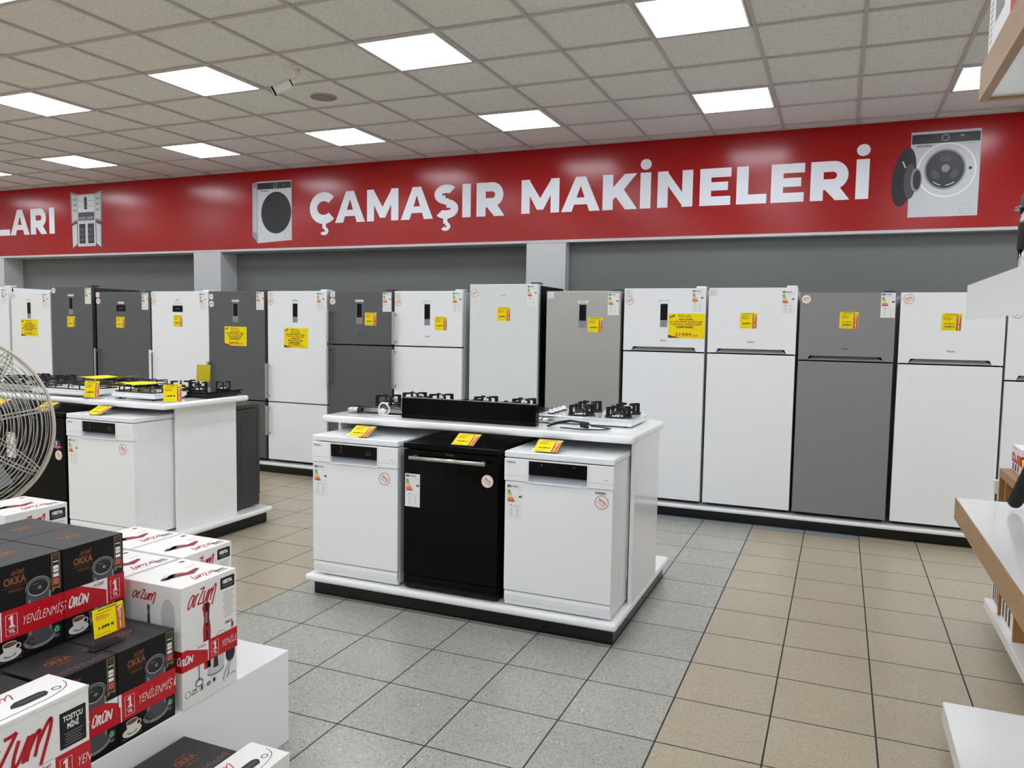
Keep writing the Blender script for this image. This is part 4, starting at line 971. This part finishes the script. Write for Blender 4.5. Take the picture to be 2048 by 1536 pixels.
def blender_box(loc, label, sl=True, dx=.246, dy=.245, h=.4015, s0=.125):
    r = thing('blender_carton', label, 'carton', loc, 0, 'white hand blender cartons')
    mb = MB(); mb.box(-dx/2, dx/2, -dy/2, dy/2, .0003, h, CARTON, .0015, 1)
    d = D(mb, (dx/2, -dy/2, 0), Y, Z, X, base=.0003, step=.0002)
    d.script(.025, .325, .040, .118, RINK, 1, .12)
    d.rrect(.170, .345, .236, .385, .003, INK, 1).text('HESTIA', .203, .364, .012, PAPER, 2, 'c', .06, w=.045).line(.178, .228, .357, .0015, GLINE, 2).line(.185, .222, .352, .0015, GLINE, 2)
    for k in range(11): d.line(.18+.004*(k % 3), .232-.005*((k*2) % 3), .332-.0085*k, .0018, GLINE)
    d.text('1500 W', .208, .222, .008, INK, 1, 'c', .04).text('3', .224, .204, .016, RINK, 1, 'c', .09).line(.214, .234, .198, .002, GLINE)
    # red hand blender
    d.poly([(.094, .10), (.122, .10), (.124, .235), (.118, .27), (.120, .30), (.124, .315), (.112, .325), (.094, .322), (.088, .31), (.092, .295), (.096, .27), (.090, .235)], RINK, 1)
    d.poly([(.100, .322), (.116, .322), (.114, .24), (.104, .24)], INK, 2).rect(.101, .255, .110, .292, MACHL, 3).rect(.103, .15, .113, .232, MACHD, 3)
    d.rect(.068, .075, .074, .13, MACHL, 1).ell(.071, .066, .018, .015, MACHL, 1).ell(.071, .064, .012, .008, PAPER, 2)
    # chopper bowl
    d.poly([(.105, .145), (.185, .145), (.180, .085), (.110, .075)], G1, 1).ell(.145, .078, .038, .014, MACHL, 2).ell(.145, .082, .035, .011, G1, 3).poly([(.138, .145), (.152, .145), (.156, .09), (.134, .09)], MACHD, 4).ring(.17, .195, .02, .012, .002, GLINE, 1, n=16)
    d.ell(.213, .115, .022, .032, MACHD, 1).stroke([(.21, .09), (.19, .055), (.178, .03)], .003, MACHL, 2).stroke([(.216, .09), (.205, .055), (.198, .03)], .003, MACHL, 2).ring(.19, .045, .010, .022, .0014, GLINE, 2, n=16, rot=-.4)
    d.text('Turkey', .22, .036, .009, LBLUE, 2, 'c', .01)
    d.ring(.022, .045, .012, .012, .0025, GLINE, 1, n=20).text('1500', .05, .045, .008, INK, 1, 'c', .03).text('WATT', .05, .035, .007, INK, 1, 'c', .03).ring(.082, .045, .012, .012, .0015, GLINE, 1, n=20).text('5', .082, .039, .014, INK, 1, 'c', .07).ell(.112, .046, .010, .008, GLINE, 1).ring(.137, .048, .011, .011, .001, GLINE, 1, n=18).ell(.137, .049, .006, .007, INK, 1)
    d = D(mb, (-dx/2, -dy/2, 0), X, Z, -Y, base=.0003, step=.0002)
    d.script(.035, .345, .024, .10, RINK, 1, .16)
    d.rect(.10, .26, .112, .33, MACH, 1).rect(.102, .30, .110, .315, MACHL, 2).poly([(.098, .20), (.135, .20), (.13, .24), (.12, .262), (.10, .262), (.095, .24)], MACH, 2).ell(.115, .205, .02, .008, MACHD, 3).poly([(.04, .24), (.07, .24), (.064, .205), (.046, .205)], G2, 1).ell(.078, .215, .02, .026, MACHD, 2).rect(.155, .20, .158, .245, MACHD, 1).rect(.175, .19, .183, .235, G2, 1).ell(.19, .30, .03, .06, G1, 1)
    U, V = -Y, X
    d = D(mb, (-dx/2, dy/2, h), U, V, Z, base=.0003, step=.0002)
    d.script(.05, .190, .022, .10, RINK, 1, .15)
    d.poly([(.06, .14), (.11, .165), (.15, .15), (.165, .13), (.15, .12), (.11, .135), (.06, .125)], DRED, 2).ell(.15, .13, .035, .02, MACHL, 1).ell(.195, .13, .02, .012, MACHD, 1).ell(.17, .12, .03, .02, G1, 1).poly([(.02, .205), (.065, .205), (.065, .228), (.02, .228)], INK, 1).text('HESTIA', .0425, .215, .009, PAPER, 2, 'c', .06)
    d.ell(.03, .03, .012, .007, DRED, 1).line(.03, .08, .09, .0015, GLINE).line(.03, .075, .10, .0015, GLINE)
    mb.build('box', r)
    if sl: sleeve(r, dx, dy, .125, .195, s0)
    return r
blender_box((-1.290-.124, -1.785, PZ), 'white hand blender carton at the podium edge, red blender and sleeve fully visible')
blender_box((-1.542-.124, -1.5325, PZ), 'white hand blender carton standing behind the one at the podium edge')
blender_box((-1.802-.124, -1.5325, PZ), 'white hand blender carton at the back of the podium, third row in')
blender_box((-1.552-.124, -1.794, PZ), 'white hand blender carton wedged between the edge carton and the black cartons')
blender_box((-2.14-.124, -1.767, .499), 'white hand blender carton standing highest at the back, beside the wire fan')

def toaster_box(loc, label, top_only=False):
    dx, dy, h = .148, .345, .314
    r = thing('toaster_carton', label, 'carton', loc, 0, 'white toaster cartons')
    mb = MB(); mb.box(-dx/2, dx/2, -dy/2, dy/2, .0003, h, CARTON, .0015, 1)
    rr = random.Random(int(abs(loc[0])*100))
    # torn, uneven lid edge
    n = 14
    pts = [(dx/2+.001, -dy/2+dy*i/n) for i in range(n+1)]
    for i in range(n):
        a = .004+rr.random()*.010
        mb.raw([(dx/2+.0016, pts[i][1], h-a), (dx/2+.0016, pts[i+1][1], h-a*.6), (dx/2+.0016, pts[i+1][1], h+.0012), (dx/2+.0016, pts[i][1], h+.0012)], [(0, 1, 2, 3)], PAPER)
    d = D(mb, (dx/2, -dy/2, 0), Y, Z, X, base=.0003, step=.0002)
    d.script(.03, .195, .062, .20, RINK, 1, .15)
    d.rrect(.262, .178, .335, .272, .003, INK, 1).text('TOSTÇU', .2985, .247, .014, PAPER, 2, 'c', .03, w=.055).text('MİNİ', .2985, .226, .014, PAPER, 2, 'c', .03, w=.032)
    for k in range(5): d.line(.275+.003*(k % 2), .325-.004*(k % 3), .214-.007*k, .0018, GLINE, 2)
    d.rect(.268, .01, .297, .085, RINK, 1).text('iF', .2825, .052, .02, PAPER, 2, 'c', .08).text('3', .319, .072, .017, RINK, 1, 'c', .09).text('YIL', .319, .062, .006, INK, 1).text('YEARS', .319, .052, .006, INK, 1, 'c', .03).ring(.319, .032, .014, .009, .0012, RINK, 1, n=18)
    d.rect(.0, .004, .255, .06, M('navy_print', '#232a4d', .5), 1).rect(.05, .02, .2, .05, MACHD, 2)
    O = Vector((dx/2, -dy/2, h)); d = D(mb, O, Y, -X, Z, base=.0003, step=.0002)
    d.script(.09, .10, .020, .13, RINK, 1, .14)
    d.poly([(.175, .05), (.20, .042), (.262, .042), (.275, .055), (.275, .068), (.262, .075), (.20, .075), (.185, .066)], MACHD, 1).stroke([(.20, .058), (.265, .06)], .006, MACH, 2).ring(.297, .055, .012, .010, .003, INK, 1, n=14).stroke([(.10, .02), (.24, .022), (.30, .035), (.325, .055), (.333, .08)], .002, INK, 1).ell(.05, .05, .05, .03, G1, 1)
    mb.build('box', r)
    sleeve(r, dx, dy, .088, .168, .26)
    return r
toaster_box((-1.15-.066, -2.5325, PZ), 'white toaster carton with black TOSTÇU MİNİ label on its front')
toaster_box((-1.30-.0755, -2.7575, PZ), 'white toaster carton set back behind the labelled one, its lid print showing')
toaster_box((-.952, -2.0675, .0005), 'white carton with crumpled lid on the floor beside the black one')

# price card among the cartons
r = thing('price_stand', 'yellow card priced 1.099 in a clear stand on the black cartons', 'price tag', (-1.352, -2.119, PZ+.2845), 0, 'price cards on clear upright stands')
mb = MB(); mb.box(-.05, .0, -.055, .055, .0005, .0035, ACRYL)
V = Vector((-.10, 0, 1)).normalized(); N = Y.cross(V)
O = Vector((0, -.055, .0037))
mb.prism([(0, 0), (.110, 0), (.110, .120), (0, .120)], (O, Y, V, N), .003, ACRYL); mb.build('stand', r, 'clear acrylic stand')
mb = MB(); d = D(mb, O+V*.036+Y*.005+N*.0006, Y, V, N); p_outlet(d, .105, .083, 'ARZUM KAHVE MAKİNESİ', '1.099 ₺'); mb.build('card', r, 'yellow price card')

# ------------------------------------------------------------------ fan
R = .393
fan = thing('pedestal_fan', 'large pedestal fan with grey wire guard standing before the hob island', 'fan', (-2.96, -1.53, 0), math.radians(30))
FZ = 1.135
mb = MB(); mb.lathe([(.24, .0005), (.24, .015), (.22, .03), (.05, .045), (.03, .06)], (0, .08, 0), BLACKM, 32); mb.build('base', fan)
mb = MB(); mb.cyl((0, .08, .06), (0, .08, FZ-.05), .022, BAR); mb.cyl((0, .08, .5), (0, .08, .56), .03, BLACKM); mb.build('pole', fan)
mb = MB(); mb.lathe([(.05, .16), (.085, .15), (.095, .08), (.09, .02), (.06, .0)], (0, .0, FZ), MACHD, 24, (0, 1, 0)); mb.build('motor', fan)
mb = MB()
def dome(rr, side): return side*.10*math.sqrt(max(0, 1-(rr/R)**2*.98))
n = 56
for side in (-1, 1):
    for k in range(26):
        rr = .045+(R-.05)*k/25
        yy = dome(rr, side)
        if side == 1 and k % 2: continue
        mb.tube([(rr*math.cos(2*PI*i/n), yy, FZ+rr*math.sin(2*PI*i/n)) for i in range(n)], .0022, WIRE, 5, True)
    for k in range(8):
        a = 2*PI*k/8+.2
        for da in (-.02, .02):
            mb.tube([(q*math.cos(a+da*R/max(q, .1)), dome(q, side)-side*.003, FZ+q*math.sin(a+da*R/max(q, .1))) for q in [.05+(R-.055)*i/8 for i in range(9)]], .0028, WIRE, 5)
mb.build('guard', fan, 'wire guard of concentric rings')
mb = MB(); mb.tube([(R*math.cos(2*PI*i/72), 0, FZ+R*math.sin(2*PI*i/72)) for i in range(72)], .008, FANC, 8, True); mb.build('rim', fan, 'cream outer ring')
mb = MB(); mb.lathe([(.045, -.112), (.05, -.105), (.05, -.098)], (0, 0, FZ), MACHL, 24, (0, 1, 0)); mb.build('badge', fan)
hub = MB(); hub.lathe([(.045, -.06), (.05, -.05), (.05, -.005)], (0, 0, FZ), MACHD, 20, (0, 1, 0)); hub.build('hub', fan)
for k in range(3):
    a = 2*PI*k/3+PI; mb = MB(); vs = []
    for i in range(9):
        q = .05+(R*.86-.05)*i/8; wd = .05+.09*math.sin(min(1, i/6)*PI/2)
        for sgn in (-1, 1):
            an = a+sgn*wd/2/max(q, .09)*.9; vs.append((q*math.cos(an), -.03+sgn*.022, FZ+q*math.sin(an)))
    f = [(2*i, 2*i+1, 2*i+3, 2*i+2) for i in range(8)]
    vs2 = [(x_, y_+.002, z_) for x_, y_, z_ in vs]
    mb.raw(vs, f, MACHL, True); mb.raw(vs2, [q[::-1] for q in f], MACHL, True); mb.build('blade', fan)

# ------------------------------------------------------------------ shelving towards the camera side
g = thing('shelf_unit', 'white and oak shelving unit with clear-edged shelf, reaching over the aisle', 'shelving', (1.33, -1.4, 0))
gx, gy = 1.33, -1.4
Yf, Yn = -.30-gy, -3.0-gy
mb = MB(); mb.box(1.60-gx, 1.64-gx, Yn, Yf, .001, 2.9, WHITE2); mb.build('back_panel', g)
mb = MB(); mb.box(1.04-gx, 1.5995-gx, Yn, Yf+.01, .072, .147, WHITE2, .002, 1); mb.build('base_shelf', g); 
mb = MB(); mb.box(1.16-gx, 1.59-gx, Yn, Yf-.1, .001, .0715, BLACKM); mb.build('plinth', g)
def oak_shelf(z0, z1, name, under=False):
    mb = MB()
    if under:
        mb.box(1.04-gx, 1.07-gx, Yn, Yf, z0, z1, WOOD); mb.box(1.0702-gx, 1.5995-gx, Yf-.03, Yf, z0, z1, WOOD); mb.box(1.0702-gx, 1.5995-gx, Yn, Yf-.0302, z0+.008, z1, WHITE2)
    else:
        mb.box(1.04-gx, 1.044-gx, Yn, Yf, z0, z1, WOOD); mb.box(1.0442-gx, 1.5995-gx, Yn, Yf, z0, z1, WHITE2); 
    return mb.build(name, g, 'oak-edged shelf')
oak_shelf(.892, .972, 'shelf'); oak_shelf(2.475, 2.598, 'shelf', True)
mb = MB(); mb.box(1.04-gx, 1.043-gx, Yn, Yf, 1.663, 1.793, WHITEP); mb.box(1.0432-gx, 1.5995-gx, Yn, Yf-.001, 1.775, 1.793, WHITEP); mb.box(1.0432-gx, 1.5995-gx, Yf-.004, Yf-.001, 1.663, 1.7748, ACRYL)
mb.build('shelf', g, 'pale shelf with deep hanging edge')
mb = MB(); mb.lathe([(.03, .0), (.026, -.012), (.012, -.018), (.001, -.019)], (1.215-gx, -.86-gy, 2.4825), CHROME, 20); mb.build('spotlight', g, 'chrome spot under the top shelf')
# objects on it
t = thing('jug_blender', 'clear jug blender with black band standing on the pale shelf', 'blender', (1.247, -.40, 1.7935))
mb = MB(); mb.lathe([(.070, .0005), (.070, .045), (.067, .05)], (0, 0, 0), PAPER, 28); mb.box(-.05, .05, -.0735, -.068, .004, .045, BLACKM); mb.build('base', t)
mb = MB(); mb.lathe([(.066, .0505), (.068, .12), (.066, .12), (.064, .052)], (0, 0, 0), ACRYL, 28); mb.build('cup', t)
mb = MB(); mb.lathe([(.070, .1205), (.071, .125), (.071, .212), (.069, .216)], (0, 0, 0), RUBBER, 28); mb.build('band', t, 'black band')
mb = MB(); mb.lathe([(.068, .2165), (.069, .265), (.066, .265), (.065, .2175)], (0, 0, 0), ACRYL, 28); mb.build('jug', t)
mb = MB(); mb.lathe([(.086, .2655), (.086, .273), (.070, .279), (.069, .318), (.062, .322)], (0, 0, 0), M('smoked_lid', '#3f4245', .2), 28); mb.build('lid', t)
t = thing('printed_carton', 'white printed appliance carton on the oak top shelf', 'carton', (1.20, -.60, 2.5985))
mb = MB(); mb.box(-.145, .10, -.35, .255, .0005, .40, PAPER, .002, 1)
d = D(mb, (-.145, .255, 0), -Y, Z, -X, base=.0003)
d.rect(.14, .10, .30, .38, GLINE, 1).rect(.16, .12, .28, .38, MACHL, 2).rect(.42, .0, .6, .40, RINK, 1).rect(.01, .31, .12, .40, SALMON, 1).ell(.06, .32, .02, .03, BRONZE, 2)
for k in range(7): d.line(.03, .08, .06+.022*k, .006, GLINE)
mb.build('box', t)
t = thing('stick_appliance', 'black tapered rod-shaped appliance leaning on the oak-edged shelf', 'appliance', (1.21, -.455, .9725))
mb = MB(); pts = [Vector((.0, .0, .03)), Vector((.05, -.05, .20)), Vector((.10, -.10, .38))]
mb.cyl(pts[0], pts[1], .024, RUBBER, .027, n=20); mb.cyl(pts[1], pts[2], .027, RUBBER, .03, n=20); mb.lathe([(.024, 0), (.019, .012), (.008, .019), (.001, .02)], pts[0], RUBBER, 20, (pts[0]-pts[1])); mb.build('handle', t)
mb = MB(); mb.cyl((.10, -.10, .38), (.14, -.14, .44), .03, BLACKM, .05, n=20); mb.build('head', t)
t = thing('steam_iron', 'dark grey rounded appliance body standing on the oak-edged shelf', 'appliance', (1.235, -.93, .9725))
mb = MB(); mb.lathe([(.04, .0005), (.062, .01), (.066, .05), (.05, .10), (.02, .13), (.001, .135)], (0, 0, 0), MACH, 24); mb.build('body', t)
mb = MB(); mb.tube([(.0, .0, .13), (.03, -.02, .17), (.07, -.05, .17), (.08, -.06, .10)], .012, BLACKM, 10); mb.build('handle', t)
t = thing('black_tray', 'black appliance with silver edge at the corner of the white bottom shelf', 'appliance', (1.36, -1.32, .1475))
mb = MB(); mb.box(-.15, .2, -.45, .14, .0005, .05, BLACK, .006, 2); mb.build('body', t)
mb = MB(); mb.box(-.152, -.1505, -.44, .13, .03, .036, CHROME); mb.build('trim_strip', t)

f = thing('shelf_unit', 'low white shelving unit with wooden cubbies near the end of the refrigerators', 'shelving', (1.62, .45, 0))
fx, fy = 1.62, .45
mb = MB(); mb.box(1.84-fx, 1.88-fx, -.20-fy, 1.17-fy, .001, 1.25, WHITE2); mb.build('back_panel', f)
mb = MB(); mb.box(1.40-fx, 1.8395-fx, -.20-fy, 1.20-fy, .096, .147, WHITE2, .002, 1); mb.build('base_shelf', f)
mb = MB(); mb.box(1.55-fx, 1.83-fx, -.19-fy, 1.05-fy, .001, .0955, BLACKM); mb.build('plinth', f)
mb = MB(); mb.box(1.40-fx, 1.8395-fx, 1.125-fy, 1.17-fy, .747, .82, WHITE2, .002, 1); mb.build('end_shelf', f)
c = thing('wooden_cubby', 'bamboo-fronted open cubby rack standing on the low white shelf', 'rack', (1.62, .45, .1475))
mb = MB(); mb.box(-.20, .21, -.60, .66, .70, .745, WOOD); mb.build('top_panel', c)
for yy, z0 in ((.645, .43), (.478, .0005), (.095, .0005), (-.40, .0005)):
    mb = MB(); mb.box(-.197, .19, yy-.011, yy+.011, z0, .6995, WOODD); mb.box(-.20, -.1971, yy-.011, yy+.011, z0, .6995, WOOD); mb.build('divider', c)
mb = MB(); mb.box(.195, .21, -.60, .66, .0005, .6995, WOODD); mb.build('back_board', c)
def small_box(loc, lx, ly, h, label, seed):
    r = thing('product_carton', label, 'carton', loc, 0, 'red and white cartons in the wooden rack')
    mb = MB(); mb.box(-lx/2, lx/2, -ly/2, ly/2, .0005, h, CARTON, .0015, 1)
    d = D(mb, (-lx/2, ly/2, 0), -Y, Z, -X, base=.0003)
    for k in range(3): d.rect(ly*(.12+.27*k), h*.06, ly*(.12+.27*k)+ly*.15, h*.32, (MACHD, MACH, BRONZE)[(k+seed) % 3], 1)
    d.script(ly*.1, h*.88, h*.05, ly*.5, RINK, 2)
    d2 = D(mb, (-lx/2, -ly/2, 0), X, Z, -Y, base=.0003); d2.script(lx*.1, h*.8, h*.07, lx*.6, RINK, 1)
    mb.build('box', r)
    mb = MB(); e = .0012; a, b = lx/2+e, ly/2+e
    for (p, q) in (((a, -b), (a, b)), ((a, b), (-a, b)), ((-a, b), (-a, -b)), ((-a, -b), (a, -b))):
        mb.raw([(p[0], p[1], h*.36), (q[0], q[1], h*.36), (q[0], q[1], h*.72), (p[0], p[1], h*.72)], [(0, 1, 2, 3)], SLEEVE)
    d = D(mb, (-a, b, h*.36), -Y, Z, -X, base=.0003); hh = h*.36
    d.text('Ürün', ly*.22, hh*.35, hh*.35, PAPER, 1, 'c', .04, .2, w=ly*.26).poly([(ly*.3, hh), (ly*.58, hh), (ly*.58, hh*.3)], PAPER, 1).text('1', ly*.72, hh*.35, hh*.4, PAPER, 1, 'c', .08)
    mb.build('sleeve', r, 'red paper sleeve'); return r
small_box((1.528, 1.048, .148), .20, .19, .40, 'red and white carton at the very end of the wooden rack', 0)
small_box((1.528, .745, .148), .20, .28, .38, 'red and white carton with three pictures in the second rack compartment', 1)
small_box((1.58, .975, .893), .22, .22, .135, 'red and white carton on top of the wooden rack', 2)
upright_stand((1.50, .76, .893), .3, 'TIRAŞ MAKİNESİ', '899 ₺', 'yellow card in a clear stand on the wooden rack', .10, .10, .095)

# ------------------------------------------------------------------ camera, world, view
cam = bpy.data.cameras.new('camera'); co = bpy.data.objects.new('camera', cam); COL.objects.link(co)
F_PX, YAW, PITCH, ROLL = 1561.12, -.39701, -.07400, .01610
CP = Vector((.6027, -3.7363, 1.6102))
cy, sy, cp, sp = math.cos(YAW), math.sin(YAW), math.cos(PITCH), math.sin(PITCH)
fw = Vector((sy*cp, cy*cp, sp)); r0 = Vector((cy, -sy, 0)); u0 = r0.cross(fw)
rr = r0*math.cos(ROLL)+u0*math.sin(ROLL); uu = -r0*math.sin(ROLL)+u0*math.cos(ROLL)
co.matrix_world = Matrix(((rr.x, uu.x, -fw.x, CP.x), (rr.y, uu.y, -fw.y, CP.y), (rr.z, uu.z, -fw.z, CP.z), (0, 0, 0, 1)))
cam.sensor_fit = 'HORIZONTAL'; cam.sensor_width = 36; cam.lens = F_PX/2048*36; cam.clip_start = .05
scene.camera = co
wd = bpy.data.worlds.new('world'); scene.world = wd; wd.use_nodes = True
wd.node_tree.nodes['Background'].inputs[0].default_value = (0, 0, 0, 1)
scene.view_settings.view_transform = 'Standard'; scene.view_settings.look = 'None'
scene.view_settings.exposure = 0.0; scene.view_settings.gamma = 1; scene.view_settings.use_curve_mapping = False
scene.cycles.max_bounces = 8; scene.cycles.diffuse_bounces = 5; scene.cycles.transmission_bounces = 6
scene.cycles.caustics_reflective = False; scene.cycles.caustics_refractive = False
scene.cycles.use_denoising = True
